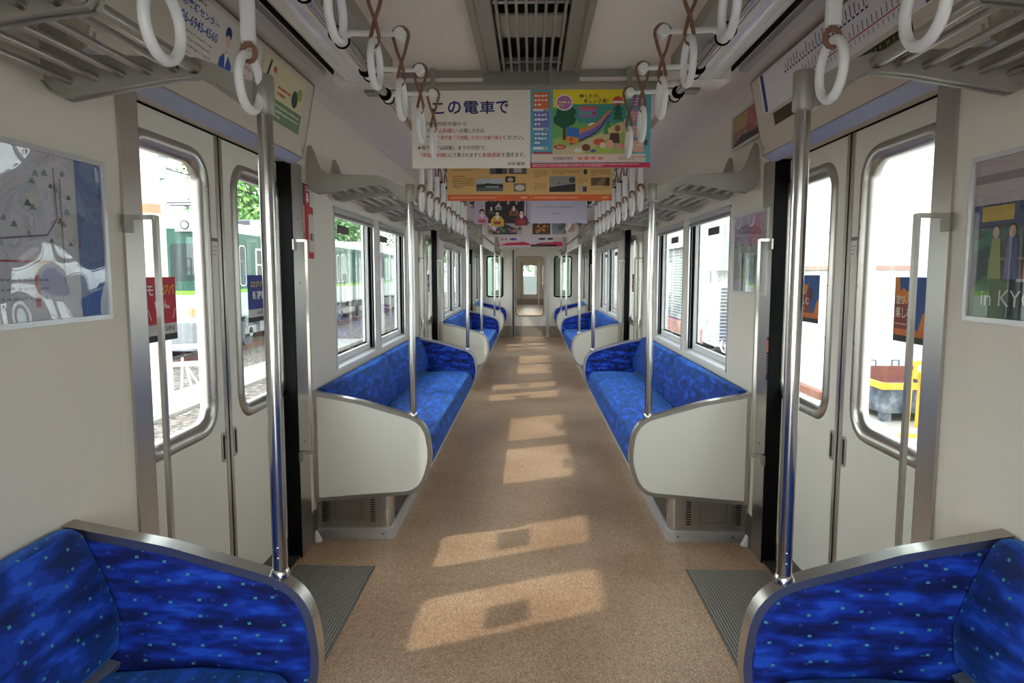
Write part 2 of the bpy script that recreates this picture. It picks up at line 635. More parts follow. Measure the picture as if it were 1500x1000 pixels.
# end walls
def end_wall(y, name, label, t):
    mb = MB()
    for (a0, a1, hole) in ((-1.17, -.395, (-.915, -.60, .87, 1.70, .04)), (.395, 1.17, (.52, .86, .87, 1.70, .04))):
        holed(mb, 'y', y, y + t, (a0, a1, 0, 2.3), hole, 'laminate')
    mb.box(-.395, .395, y, y + t, 1.84, 2.3, 'laminate')
    mb.box(-1.17, 1.17, y, y + t, 2.3, 2.5, 'laminate')
    return struct(mb.build(name), label, 'wall')
end_wall(Y1, 'wall_front', 'cream end wall with a door and two dark rimmed windows at the far end of the car', .06)
end_wall(Y0 - .06, 'wall_back', 'cream end wall behind the camera', .06)
nwin = [0]; ndoor = [0]
def end_door(y, label, side):
    ndoor[0] += 1
    n = ndoor[0]
    mb = MB()
    holed(mb, 'y', y + .015, y + .045, (-.345, .345, .02, 1.84), (-.295, .275, .46, 1.70, .06), 'laminate')
    d = struct(mb.build('door_%d' % n), label, 'door')
    f = MB(); o = rrect(-.315, .295, .44, 1.72, .075); i = rrect(-.292, .272, .463, 1.697, .055)
    f.ringprism(o, i, 'y', y + .006, y + .05, 'steeld'); f.build('window_frame', d)
    g = MB(); g.prism(rrect(-.297, .277, .458, 1.702, .055), 'y', y + .028, y + .032, 'glass'); g.build('pane', d)
    k = MB(); k.box(-.345, .345, y + .008, y + .0149, .02, .235, 'dado'); k.build('kick_plate', d)
    h = MB(); h.tube([(-.318, y + .01, .78), (-.318, y - .03, .80), (-.318, y - .03, 1.02), (-.318, y + .01, 1.04)], .008, 'steeld', 8)
    h.build('handle', d)
    fr = MB()
    fr.box(-.395, -.345, y - .02, y + .06, 0, 1.85, 'steel'); fr.box(-.378, -.352, y - .024, y - .0201, 0, 1.85, 'black')
    fr.box(.345, .395, y - .012, y + .06, 0, 1.85, 'steel')
    fr.build('door_frame', d)
    for sx, (a0, a1) in ((-1, (-.915, -.60)), (1, (.52, .86))):
        nwin[0] += 1
        f = MB(); f.ringprism(rrect(a0 - .022, a1 + .022, .848, 1.722, .055), rrect(a0 + .006, a1 - .006, .876, 1.694, .036), 'y', y - .008, y + .012, 'black')
        f.build('rubber_rim', None) if 0 else None
        w = struct(f.build('window_%d' % nwin[0]), 'dark rimmed end window %s of the door, %s' % ('left' if sx < 0 else 'right', side), 'window')
        g = MB(); g.prism(rrect(a0, a1, .87, 1.70, .04), 'y', y + .026, y + .030, 'teal'); g.build('pane', w)
    for sx in (-1, 1):
        mb = MB(); mb.box(sx * .395, sx * 1.09, y - .010, y + .001, 0, .235, 'dado')
        struct(mb.build('baseboard_%s' % ('left' if sx < 0 else 'right')), 'taupe skirting on the %s half of the %s' % (SIDE[sx], side), 'skirting')
end_door(Y1, 'cream sliding door with a tall window at the far end of the aisle', 'far end wall')

ndoor[0] += 1
mb = MB(); holed(mb, 'y', Y0 - .05, Y0 - .02, (-.395, .395, .01, 1.84), (-.295, .275, .46, 1.70, .06), 'laminate')
d = struct(mb.build('door_%d' % ndoor[0]), 'cream end door behind the camera', 'door')
g = MB(); g.prism(rrect(-.297, .277, .458, 1.702, .055), 'y', Y0 - .037, Y0 - .033, 'glass'); g.build('pane', d)
# ---------------------------------------------------------------- side windows
def side_window(s, a, b, label):
    nwin[0] += 1
    wn_ = MB()
    x0, x1 = s * 1.086, s * 1.175
    t = .014
    # lining of the opening
    wn_.box(x0, x1, a, a + t, WZ0, WZ1, 'alu_l'); wn_.box(x0, x1, b - t, b, WZ0, WZ1, 'alu_l')
    wn_.box(x0, x1, a, b, WZ1 - t, WZ1, 'alu_l')
    wn_.prism([(s * 1.085, WZ0), (s * 1.085, WZ0 + .012), (s * 1.14, WZ0 + .03), (s * 1.175, WZ0 + .03), (s * 1.175, WZ0)], 'y', a, b, 'white')
    o = struct(wn_.build('window_%d' % nwin[0]), label, 'window')
    # sashes: thin steps towards the outside
    sh = MB(); ya, yb = a + t, b - t; za, zb = WZ0 + .03, WZ1 - t
    def frame(mb, xi, xo, ya, yb, za, zb, w, mat):
        mb.box(s * xi, s * xo, ya, ya + w, za, zb, mat); mb.box(s * xi, s * xo, yb - w, yb, za, zb, mat)
        mb.box(s * xi, s * xo, ya + w, yb - w, za, za + w, mat); mb.box(s * xi, s * xo, ya + w, yb - w, zb - w, zb, mat)
    frame(sh, 1.125, 1.145, ya, yb, za, zb, .035, 'sash'); sh.build('sash', o)
    sl = MB(); frame(sl, 1.146, 1.16, ya, yb, za, zb, .022, 'alu_l'); sl.build('outer_frame', o)
    gk = MB(); gk.box(s * 1.110, s * 1.125, yb - .012, yb, za, zb, 'black'); gk.box(s * 1.097, s * 1.104, yb - .010, yb, za, zb, 'black')
    gk.box(s * 1.1451, s * 1.147, yb - .06, yb - .035, za + .03, zb - .03, 'black')
    gk.box(s * 1.1451, s * 1.147, ya + .035, yb - .06, za + .035, za + .05, 'black'); gk.build('seal', o)
    g = MB(); g.box(s * 1.133, s * 1.137, ya + .03, yb - .03, za + .03, zb - .03, 'glass'); g.build('pane', o)
    bl = MB(); bl.box(s * 1.088, s * 1.122, a + .004, b - .004, WZ1 - .036, WZ1 - .0141, 'alu_l'); bl.box(s * 1.086, s * 1.118, a + .004, b - .004, WZ1 - .050, WZ1 - .040, 'steeld')
    bl.box(s * 1.092, s * 1.098, a + .02, b - .02, WZ1 - .058, WZ1 - .050, 'alu_l')
    bl.build('blind_box', o)
    st = MB(); yc = a + (.36 if s < 0 else .52) * (b - a); st.box(s * 1.1315, s * 1.1328, yc - .13, yc + .13, WZ1 - .135, WZ1 - .088, 'sticker'); st.build('sticker', o)
    return o
WL = ['above the near half of the first long bench', 'above the far half of the first long bench',
      'above the near half of the second long bench', 'above the far half of the second long bench', 'beside the farthest end bench']
for s in (-1, 1):
    for (a, b), t in zip(WINS, WL):
        side_window(s, a, b, 'aluminium framed %s window %s' % (SIDE[s], t))

# ---------------------------------------------------------------- doors
DX = 1.150
def door_stickers(s, leaf, bay, yA, yB, zA, zB, par):
    # as seen from inside: on the left side u runs with +y, on the right side with -y
    O = (s * (DX + .0065), yA, zA) if s < 0 else (s * (DX + .0065), yB, zA)
    B = Board(O, (0, 1, 0) if s < 0 else (0, -1, 0), (0, 0, 1))
    w, h = yB - yA, zB - zA
    if s < 0:
        base = flat((196, 30, 52)) if leaf == 0 else flat((32, 50, 140))
        B.rect(0, .27 * h, w, h, base, 1); B.rect(0, .10 * h, w, .27 * h, flat((205, 203, 203)), 1); B.rect(0, 0, w, .10 * h, flat((28, 38, 34)), 1)
        if leaf == 0:
            B.text('モ', .04 * w, .72 * h, .2 * w, .15 * h, flat((240, 240, 240)), 2, .02)
            B.text('ロジバ', .34 * w, .72 * h, .6 * w, .17 * h, flat((238, 184, 60)), 2, .03)
            B.text('ちやん。', .26 * w, .50 * h, .5 * w, .14 * h, flat((245, 235, 235)), 2, .03)
            B.line(.05 * w, .5 * h, .14 * w, .34 * h, .008 * w * 3, flat((240, 220, 220)), 2); B.line(.86 * w, .34 * h, .95 * w, .5 * h, .008 * w * 3, flat((240, 220, 220)), 2)
        else:
            B.text('ロジバ', .14 * w, .74 * h, .6 * w, .14 * h, flat((220, 190, 60)), 2, .03)
            B.text('新提案', .2 * w, .48 * h, .62 * w, .18 * h, flat((240, 240, 245)), 2, .03)
        B.text('AISIN', .38 * w, .15 * h, .5 * w, .075 * h, flat((90, 90, 92)), 2, .02)
        B.lines(.1 * w, .24 * h, .9 * w, .265 * h, 1, flat((120, 120, 120)), 2)
    else:
        blue = flat((38, 84, 150)); org = flat((214, 128, 34)); br = flat((138, 62, 40))
        B.rect(0, .1 * h, w, h, blue, 1); B.rect(0, 0, w, .1 * h, flat((40, 42, 40)), 1)
        B.rect(0, .1 * h, w, .2 * h, flat((206, 112, 52)), 2)
        B.poly([(0, .2 * h), (.62 * w, .2 * h), (.6 * w, .52 * h), (.46 * w, .62 * h), (.3 * w, .58 * h), (.14 * w, .7 * h), (0, .66 * h)], br, 2)
        B.poly([(0, .66 * h), (.14 * w, .7 * h), (.3 * w, .58 * h), (.46 * w, .62 * h), (.55 * w, .82 * h), (.4 * w, .78 * h), (.28 * w, .84 * h), (.2 * w, .78 * h), (.14 * w, h), (0, h)], org, 3)
        B.poly([(.8 * w, .2 * h), (w, .2 * h), (w, .5 * h), (.9 * w, .45 * h)], org, 3)
        B.ell(.64 * w, .6 * h, .1 * w, .14 * h, flat((92, 52, 34)), 3)
        B.text('遊び、', .06 * w, .58 * h, .36 * w, .14 * h, flat((238, 226, 214)), 4, .01)
        B.text('楽しむ', .06 * w, .37 * h, .52 * w, .17 * h, flat((238, 226, 214)), 4, .01)
        B.lines(.06 * w, .25 * h, .55 * w, .3 * h, 1, flat((230, 200, 170)), 4)
    o = B.build('window_advert', par)
    o['label'] = {(-1, 0): 'red and white advert in the door glass', (-1, 1): 'blue and white advert in the door glass'}.get((s, leaf), 'orange and blue advert in the door glass')
    return o

def door_leaf(s, bay, leaf, a, b):
    """leaf 0 is nearer the camera"""
    ndoor[0] += 1
    mid = a + .63
    y0, y1 = (a - .01, mid - .006) if leaf == 0 else (mid + .006, b + .01)
    g0, g1 = (mid - .555, mid - .15) if leaf == 0 else (mid + .15, mid + .555)
    mb = MB()
    holed(mb, 'x', s * DX, s * (DX + .03), (y0, y1, .012, 1.85), (g0 - .02, g1 + .02, .80, 1.74, .09), 'laminate2')
    pos = ['first', 'second', 'third'][bay]
    o = struct(mb.build('door_%d' % ndoor[0]), '%s leaf of the %s %s side door from the camera' % ('near' if leaf == 0 else 'far', pos, SIDE[s]), 'door')
    f = MB()
    o1 = rrect(g0 - .055, g1 + .055, .765, 1.775, .115, 8); o2 = rrect(g0 - .045, g1 + .045, .775, 1.765, .106, 8); i1 = rrect(g0, g1, .82, 1.72, .065, 8)
    xf = s * (DX - .014)
    n = len(o1)
    vs = [(s * DX, p, q) for p, q in o1] + [(xf, p, q) for p, q in o2] + [(xf, p * .55 + r * .45, q * .55 + t * .45) for (p, q), (r, t) in zip(o2, i1)] + [(s * (DX + .006), p, q) for p, q in i1] + [(s * (DX + .03), p, q) for p, q in i1]
    fs = []
    for k in range(4):
        for i in range(n):
            q = (k * n + i, k * n + (i + 1) % n, (k + 1) * n + (i + 1) % n, (k + 1) * n + i)
            fs.append(q if s > 0 else q[::-1])
    f.add(vs, fs, 'steel', True); wf = f.build('window_frame', o)
    sc = MB()
    for zz in (.9, 1.1, 1.3, 1.5, 1.64):
        for yy in (g0 - .03, g1 + .03):
            sc.cyl((xf, yy, zz), (xf - s * .002, yy, zz), .004, 'chrome', 8)
    sc.build('screw', wf, kind='stuff')
    g = MB(); g.prism(rrect(g0 - .004, g1 + .004, .816, 1.724, .065, 8), 'x', s * (DX + .008), s * (DX + .012), 'glass'); g.build('pane', o)
    # rubber and steel at the meeting edge
    e = MB()
    if leaf == 0:
        e.box(s * (DX - .001), s * (DX + .031), y1, y1 + .006, .012, 1.85, 'black'); e.box(s * (DX - .004), s * DX, y1 - .022, y1, .012, 1.85, 'steel')
    else:
        e.box(s * (DX - .001), s * (DX + .031), y0 - .006, y0, .012, 1.85, 'black'); e.box(s * (DX - .004), s * DX, y0, y0 + .022, .012, 1.85, 'steel')
    e.build('meeting_edge', o)
    # recessed pull
    yc = mid - .05 if leaf == 0 else mid + .05
    h = MB(); h.ringprism(rrect(yc - .017, yc + .017, .64, .755, .016), rrect(yc - .009, yc + .009, .65, .745, .0085), 'x', s * (DX - .004), s * (DX + .001), 'steel')
    h.prism(rrect(yc - .0095, yc + .0095, .649, .746, .0085), 'x', s * (DX - .0008), s * (DX + .0005), 'dark'); h.build('pull', o)
    kp = MB(); kp.box(s * (DX - .003), s * DX, y0, y1, .012, .10, 'steeld'); kp.build('kick_plate', o)
    if leaf == 0:
        B = Board((s * (DX - .0012), mid - .075, 1.40) if s < 0 else (s * (DX - .0012), mid - .026, 1.40), (0, 1, 0) if s < 0 else (0, -1, 0), (0, 0, 1))
        B.rect(0, 0, .049, .055, flat((226, 226, 222)), 1); B.rect(0, .062, .049, .075, flat((120, 118, 116)), 1); B.lines(.006, .008, .043, .05, 3, flat((150, 150, 150)), 2)
        B.build('notice', o)
    if leaf == 0: door_stickers(s, 0, bay, mid - .505, mid - .33, 1.135, 1.335, o)
    else: door_stickers(s, 1, bay, mid + .24, mid + .47, 1.145, 1.34, o)

def bay(i, z):
    a, b = z + .35, z + 1.56
    for s in (-1, 1):
        door_leaf(s, i, 0, a, b); door_leaf(s, i, 1, a, b)
        pos = ['first', 'second', 'third'][i]
        # steel posts, seals and sill
        t = MB(); t.box(s * 1.082, s * 1.0895, a - .085, a, 0, 1.853, 'steel'); t.box(s * 1.082, s * 1.0895, b + .006, b + .15, 0, 1.853, 'steel')
        t.box(s * 1.083, s * 1.147, b - .004, b + .006, 0, 1.853, 'black'); t.box(s * 1.083, s * 1.147, a - .006, a + .004, 0, 1.853, 'steeld')
        for zz in (.25, .55, .95, 1.3, 1.6):
            t.cyl((s * 1.082, b + .08, zz), (s * 1.080, b + .08, zz), .005, 'steeld', 8)
        t.box(s * 1.0895, s * 1.20, a, b, 0, .012, 'steeld')
        t.box(s * 1.0895, s * 1.149, a, b, 1.8485, 1.8529, 'header'); t.box(s * 1.1452, s * 1.1496, a, b, 1.843, 1.8484, 'black')
        struct(t.build('trim_%d' % (2 * i + (1 if s < 0 else 2))), 'steel posts and sill around the %s %s side door' % (pos, SIDE[s]), 'trim')
        kb = MB(); kb.box(s * 1.078, s * 1.0895, b + .151, z + BAY - .002, 0, .16, 'steeld'); kb.box(s * 1.078, s * 1.0895, z + .003, a - .086, 0, .16, 'steeld')
        gs = MB(); gs.prism([(s * 1.0779, .0005), (s * 1.050, .0005), (s * 1.0779, .055)], 'y', z + BAY - .035, z + BAY - .006, 'white')
        bbd = struct(kb.build('baseboard_%s' % SIDE[s]), 'dull steel kick plates beside the %s %s side door' % (pos, SIDE[s]), 'skirting')
        gs.build('corner_gusset', bbd)
        # ribbed plate in the floor
        p = MB(); p.box(s * .717, s * 1.078, a, b - .09, 0, .003, 'mat')
        k = 0
        xx = .722
        while xx < 1.072:
            p.box(s * xx, s * (xx + .0062), a + .005, b - .095, .003, .0055, 'alu'); xx += .0115
        p.box(s * .712, s * .717, a, b - .09, 0, .005, 'steeld')
        tag(p.build('ribbed_floor_plate'), 'grey ribbed metal floor plate at the %s %s side door' % (pos, SIDE[s]), 'floor plate')
        # slim grab bars on the door posts
        for q, (yy, out) in enumerate(((a - .07, .075), (b + .02, .055))):
            g = thing('grab_bar', 'slim flat steel grab bar on the %s post of the %s %s side door' % ('near' if q == 0 else 'far', pos, SIDE[s]), 'grab bar', (s * 1.08, yy, .50))
            xo = 1.082 - out
            m1 = MB(); m1.box(s * (xo - .006), s * (xo + .006), yy - .008, yy + .008, .50, 1.50, 'steel'); m1.build('bar', g)
            for zz in (.50, 1.49):
                m2 = MB(); m2.box(s * xo, s * 1.0815, yy - .012, yy + .012, zz, zz + .012, 'steel'); m2.box(s * 1.074, s * 1.0818, yy - .03, yy + .012, zz - .035, zz + .012, 'steeld'); m2.build('bracket', g)
for i, z in enumerate(ZONES): bay(i, z)

# ---------------------------------------------------------------- headers over the doors
HB, HT = Vector((1.038, 1.868)), Vector((.973, 2.190))
def header(i, s, z):
    a, b = z + .07, z + 1.60
    pos = ['first', 'second', 'third'][i]
    lab = {(0, -1): 'beige slanted box over the first left door with two posters', (0, 1): 'beige slanted box over the first right door with route map and dark display'}.get((i, s), 'beige slanted box over the %s %s side door' % (pos, SIDE[s]))
    t = thing('door_header', lab, 'door header', (s * 1.06, (a + b) / 2, 1.84))
    mb = MB()
    mb.prism([(s * HB.x, HB.y), (s * 1.0875, 1.840), (s * 1.0875, 1.855), (s * 1.0450, 2.190), (s * HT.x, HT.y)], 'y', a, b, 'header')
    mb.build('case', t)
    so = MB(); so.add([(s * HB.x, a, HB.y - .0015), (s * HB.x, b, HB.y - .0015), (s * 1.0872, b, 1.8385), (s * 1.0872, a, 1.8385)], [(0, 1, 2, 3) if s > 0 else (3, 2, 1, 0)], 'soffit'); so.build('underside', t)
    V = Vector((s * (HT.x - HB.x), 0, HT.y - HB.y)); Lh = V.length
    U = Vector((0, 1, 0)) if s < 0 else Vector((0, -1, 0))
    def board(): return Board((s * HB.x, a if s < 0 else b, HB.y), U, V)
    L = b - a
    F = board(); w = .008
    for (p, q, r, v) in ((0, 0, L, w * .5), (0, Lh - w, L, Lh), (0, 0, w, Lh), (L - w, 0, L, Lh)): F.rect(p, q, r, v, M['steeld'], 2)
    F.rect(.02, .02, .032, .045, M['steeld'], 2); F.rect(L - .032, .02, L - .02, .045, M['steeld'], 2)
    F.build('edging', t)
    if s < 0:
        p1 = board(); u0, u1, v0, v1 = .36, .94, .085, .305
        p1.rect(u0, v0, u1, v1, flat((222, 214, 208)), 2)
        if i == 0:
            p1.lines(u0 + .02, .284, u0 + .20, .293, 1, flat((90, 80, 78)), 3, .8)
            p1.text('お客様センター', u0 + .015, .248, .225, .026, flat((64, 104, 168)), 3, .02)
            p1.text('06-6945-4560', u0 + .015, .205, .225, .030, flat((64, 104, 168)), 3, .02)
            p1.lines(u0 + .02, .12, u0 + .21, .195, 4, flat((120, 116, 116)), 3, .3)
            q = u0 + .31
            p1.ell(q, .26, .022, .022, flat((46, 66, 110)), 3); p1.ell(q, .235, .017, .02, flat((226, 196, 178)), 4)
            p1.poly([(q - .055, .088), (q + .055, .088), (q + .045, .17), (q, .205), (q - .04, .175)], flat((36, 84, 168)), 3)
            p1.poly([(q - .014, .2), (q + .014, .2), (q, .15)], flat((236, 236, 240)), 4)
            p1.rect(q + .065, .1, q + .10, .12, flat((110, 160, 215)), 3)
            p1.lines(q + .085, .1, u1 - .02, .27, 6, flat((214, 150, 136)), 3, .35, cell=.03)
        else:
            p1.lines(u0 + .05, .12, u1 - .05, .28, 6, flat((96, 130, 180)), 3, .4)
        q1 = p1.build('poster', t); q1['label'] = 'white poster with blue lettering'
        p2 = board(); u0, u1 = .965, 1.42
        p2.rect(u0, .085, u1, .305, flat((216, 206, 168)), 2); p2.rect(u0, .085, u1, .165, flat((112, 142, 98)), 3)
        p2.lines(u0 + .02, .095, u1 - .02, .155, 3, flat((216, 222, 204)), 4, .5)
        p2.poly([(u0 + .03, .21), (u0 + .06, .29), (u0 + .075, .29), (u0 + .045, .21)], flat((50, 60, 120)), 4); p2.ell(u0 + .11, .265, .015, .012, flat((214, 84, 60)), 4)
        p2.lines(u0 + .16, .18, u0 + .3, .225, 2, flat((214, 90, 60)), 4, .6)
        p2.ell(u0 + .35, .21, .035, .035, flat((66, 80, 58)), 4); p2.ell(u0 + .40, .24, .03, .025, flat((150, 170, 80)), 4)
        q2 = p2.build('poster', t); q2['label'] = 'yellow and green poster'
    else:
        p1 = board(); u0, u1, v0, v1 = .10, 1.36, .16, .318
        p1.rect(u0, v0, u1, v1, flat((232, 228, 232)), 2)
        navy = flat((44, 56, 126))
        p1.rect(u0 + .02, v0 + .005, u0 + .055, v1, navy, 3); p1.rect(u1 - .05, v0 + .005, u1 - .015, v1 - .005, navy, 3)
        if i == 0:
            p1.lines(u1 - .21, .292, u1 - .07, .305, 1, flat((60, 56, 66)), 3, .8); p1.lines(u1 - .21, .282, u1 - .07, .288, 1, flat((130, 126, 130)), 3, .8)
            p1.line(u0 + .28, .262, u1 - .32, .262, .006, navy, 3); p1.line(u0 + .34, .205, u1 - .1, .205, .004, flat((190, 60, 90)), 3)
            rnd = random.Random(3)
            for k in range(24):
                uu = u0 + .30 + k * .028
                if uu < u1 - .33: p1.rect(uu, .268, uu + .006, .268 + rnd.uniform(.018, .042), flat((96, 94, 104)), 4); p1.ell(uu + .003, .262, .005, .005, flat((240, 240, 240)), 4, 8)
            for k in range(28):
                uu = u0 + .36 + k * .028
                p1.rect(uu, .210, uu + .005, .210 + rnd.uniform(.015, .035), flat((110, 108, 116)), 4); p1.rect(uu, .184, uu + .005, .198, flat((150, 148, 156)), 4)
        else:
            p1.line(u0 + .2, .25, u1 - .2, .25, .006, navy, 3)
        q1 = p1.build('route_map', t); q1['label'] = 'white route map with navy ends'
        p2 = board(); p2.rect(.20, .095, 1.24, .145, flat((22, 24, 18), .25), 2)
        if i == 0:
            rnd = random.Random(11)
            for k in range(60):
                uu = .98 + (k % 20) * .0125; vv = .100 + (k // 20) * .014
                if rnd.random() < .7: p2.rect(uu, vv, uu + .009, vv + .010, flat((104, 112, 40)), 3)
        q2 = p2.build('display', t); q2['label'] = 'dark indicator display'
    return t
for i, z in enumerate(ZONES):
    for s in (-1, 1): header(i, s, z)

# ---------------------------------------------------------------- benches
PANEL = round_poly([(1.085, .763, 0), (.84, .716, .5), (.515, .622, .16), (.486, .42, .3), (.545, .243, .15), (1.085, .198, 0)], 8)
CUSH = round_poly([(1.0, .30, .02), (1.0, .445, .05), (.76, .462, .4), (.555, .452, .07), (.528, .36, .08), (.545, .292, .02)], 5)
BACK = round_poly([(1.083, .765, .01), (1.035, .768, .03), (.985, .66, .2), (.948, .55, .1), (.955, .465, .04), (1.0, .452, .02), (1.083, .452, .01)], 5)
def end_panel(s, y0, y1, inner, t, nm):
    """inner: +1 when the seat lies on the far (+y) side"""
    P = [(s * x, z) for x, z in PANEL]
    I = inset(P, .02); ym = (y0 + y1) / 2
    lam = MB(); lam.prism(inset(P, .018), 'y', ym - inner * .021, ym, 'laminate2')
    o = lam.build('end_panel', t)
    rim = MB(); rim.ringprism(P, I, 'y', y0, y1, 'steel', True); rim.build('rim', o)
    I2 = inset(P, .017); I3 = inset(P, .032)
    up = MB()
    def S(pl, y): return [(x, y, z) for x, z in pl]
    secs = [S(I2, ym + inner * .0005), S(I2, ym + inner * .016), S(inset(P, .022), ym + inner * .024), S(I3, ym + inner * .028)]
    up.loft(secs, 'fabric'); q = up.build('padding', o); q['label'] = 'blue patterned padding'
    return o
def bench(s, y0, y1, label, two=True, near=True, far=True):
    t = thing('bench_seat', label, 'bench', (s * .8, (y0 + y1) / 2, 0))
    pt = .045
    if near: end_panel(s, y0, y0 + pt, 1, t, 'near')
    if far: end_panel(s, y1 - pt, y1, -1, t, 'far')
    a, b = y0 + (pt + .012 if near else 0), y1 - (pt + .012 if far else 0)
    mids = [(a, b)] if not two else [(a, (a + b) / 2 - .001), ((a + b) / 2 + .001, b)]
    def sec(pr, y, k, c):
        return [(s * (c[0] + (x - c[0]) * k), y, c[1] + (z - c[1]) * k) for x, z in pr]
    for (p, q) in mids:
        m = MB(); c = (1.03, .62)
        m.loft([sec(BACK, p, .93, c), sec(BACK, p + .008, .98, c), sec(BACK, p + .03, 1, c), sec(BACK, q - .03, 1, c), sec(BACK, q - .008, .98, c), sec(BACK, q, .93, c)], 'fabric')
        m.build('backrest', t)
    m = MB(); c = (.8, .36)
    def cs(y, k, dz):
        return [(s * (c[0] + (x - c[0]) * k), y, c[1] + (z - c[1]) * k + (dz if z > .38 else 0)) for x, z in CUSH]
    n = 14; L = b - a
    secs = [cs(a, .90, -.03), cs(a + .012, .965, -.02), cs(a + .05, 1, -.008)]
    for k in range(1, n): secs.append(cs(a + .05 + (L - .1) * k / n, 1, .006 * math.sin(math.pi * k / n) + .0015 * math.sin(k * 2.3)))
    secs += [cs(b - .05, 1, -.008), cs(b - .012, .965, -.02), cs(b, .90, -.03)]
    m.loft(secs, 'fabric'); m.build('seat_cushion', t)
    m = MB(); m.box(s * .985, s * 1.083, a, b, .425, .451, 'greyv'); m.prism([(s * .957, .440), (s * .985, .449), (s * .985, .425), (s * .962, .425)], 'y', a, b, 'greyv'); m.build('gap_strip', t)
    m = MB(); m.box(s * .555, s * 1.07, a, b, .262, .291, 'alu_l'); m.build('seat_tray', t)
    # heater box below
    ya, yb = y0 + .03, y1 - .03
    d = .03
    plan = round_poly([(s * 1.085, ya, 0), (s * .705, ya, .03), (s * .705, yb, .03), (s * 1.085, yb, 0)], 5)
    m = MB(); m.prism(plan, 'z', .056, .2615, 'steel', True); hb = m.build('heater_box', t)
    plan2 = round_poly([(s * 1.085, ya - .012, 0), (s * .692, ya - .012, .035), (s * .692, yb + .012, .035), (s * 1.085, yb + .012, 0)], 5)
    m = MB(); m.prism(plan2, 'z', 0, .055, 'alu_l', True); kk = m.build('kick_strip', t)
    m = MB()
    for x in (.745, 1.02): m.cyl((s * x, ya - .0125, .028), (s * x, ya - .016, .028), .006, 'steeld', 8)
    m.build('screw', kk, kind='stuff')
    lv = MB()
    for xc in (.80, 1.05):
        for k in range(12):
            z = .085 + k * .0125
            lv.box(s * (xc - .012), s * (xc + .012), ya - .0015, ya - .0002, z, z + .0065, 'dark')
    lv.build('louvre', hb, kind='stuff')
    ap = MB(); ap.ringprism(rrect(min(s * .855, s * .995), max(s * .855, s * .995), .095, .225, .004, 1), rrect(min(s * .858, s * .992), max(s * .858, s * .992), .098, .222, .003, 1), 'y', ya - .002, ya - .0002, 'steeld'); ap.build('access_plate', hb)
    pf = MB()
    yy = ya + .08
    while yy < min(yb - .06, ya + 1.1):
        for k in range(10):
            z = .075 + k * .017
            pf.box(s * .7035, s * .7048, yy, yy + .009, z, z + .009, 'dark')
        yy += .019
    pf.build('vent_hole', hb, kind='stuff')
    return t
BL = {0: 'nearest end bench with blue patterned cushions, on the %s beside the camera', 1: 'first long blue bench on the %s behind the near door', 3: 'far end bench on the %s before the end wall'}
for s in (-1, 1):
    bench(s, Y0 + .04, 1.55 + .0, BL[0] % SIDE[s], two=False, near=False)
    b1 = bench(s, 3.33, 6.37, BL[1] % SIDE[s])
    dup(b1, (b1.location.x, b1.location.y + 4.82, 0), 'second long blue bench on the %s between the middle and far doors' % SIDE[s])
    bench(s, 12.97, Y1 - .012, BL[3] % SIDE[s], two=False)

# poles on the bench ends
PX = .585
def pole(s, y, label):
    t = thing('grab_pole', label, 'pole', (s * PX, y, .64))
    m = MB(); m.tube([(s * PX, y, .655), (s * PX, y, 1.70)], .0172, 'chrome', 18); m.build('tube', t)
    m = MB(); m.tube([(s * PX, y, 1.692), (s * PX, y, 1.697), (s * PX, y, 1.772), (s * PX, y, 1.777)], [.019, .0225, .0225, .019], 'alu', 18); m.build('collar', t)
    m = MB(); m.tube([(s * PX, y, .636), (s * PX, y, .652), (s * PX, y, .658)], [.022, .022, .0175], 'chrome', 18)
    ft = m.build('foot', t)
    for z in (.685, .71):
        m = MB(); m.cyl((s * PX, y - .0168, z), (s * PX, y - .021, z), .0045, 'chrome', 8); m.build('bolt', ft)
    return t
PL = [(1.5275, 'far end of the nearest end bench'), (3.3525, 'near end of the first long bench'), (6.3475, 'far end of the first long bench'), (8.1725, 'near end of the second long bench'), (11.1675, 'far end of the second long bench'), (12.9925, 'near end of the far end bench')]
for s in (-1, 1):
    p0 = None
    for y, tx in PL:
        lb = 'polished steel pole on the %s, %s side' % (tx, SIDE[s])
        if p0 is None: p0 = pole(s, y, lb)
        else: dup(p0, (s * PX, y, .64), lb)

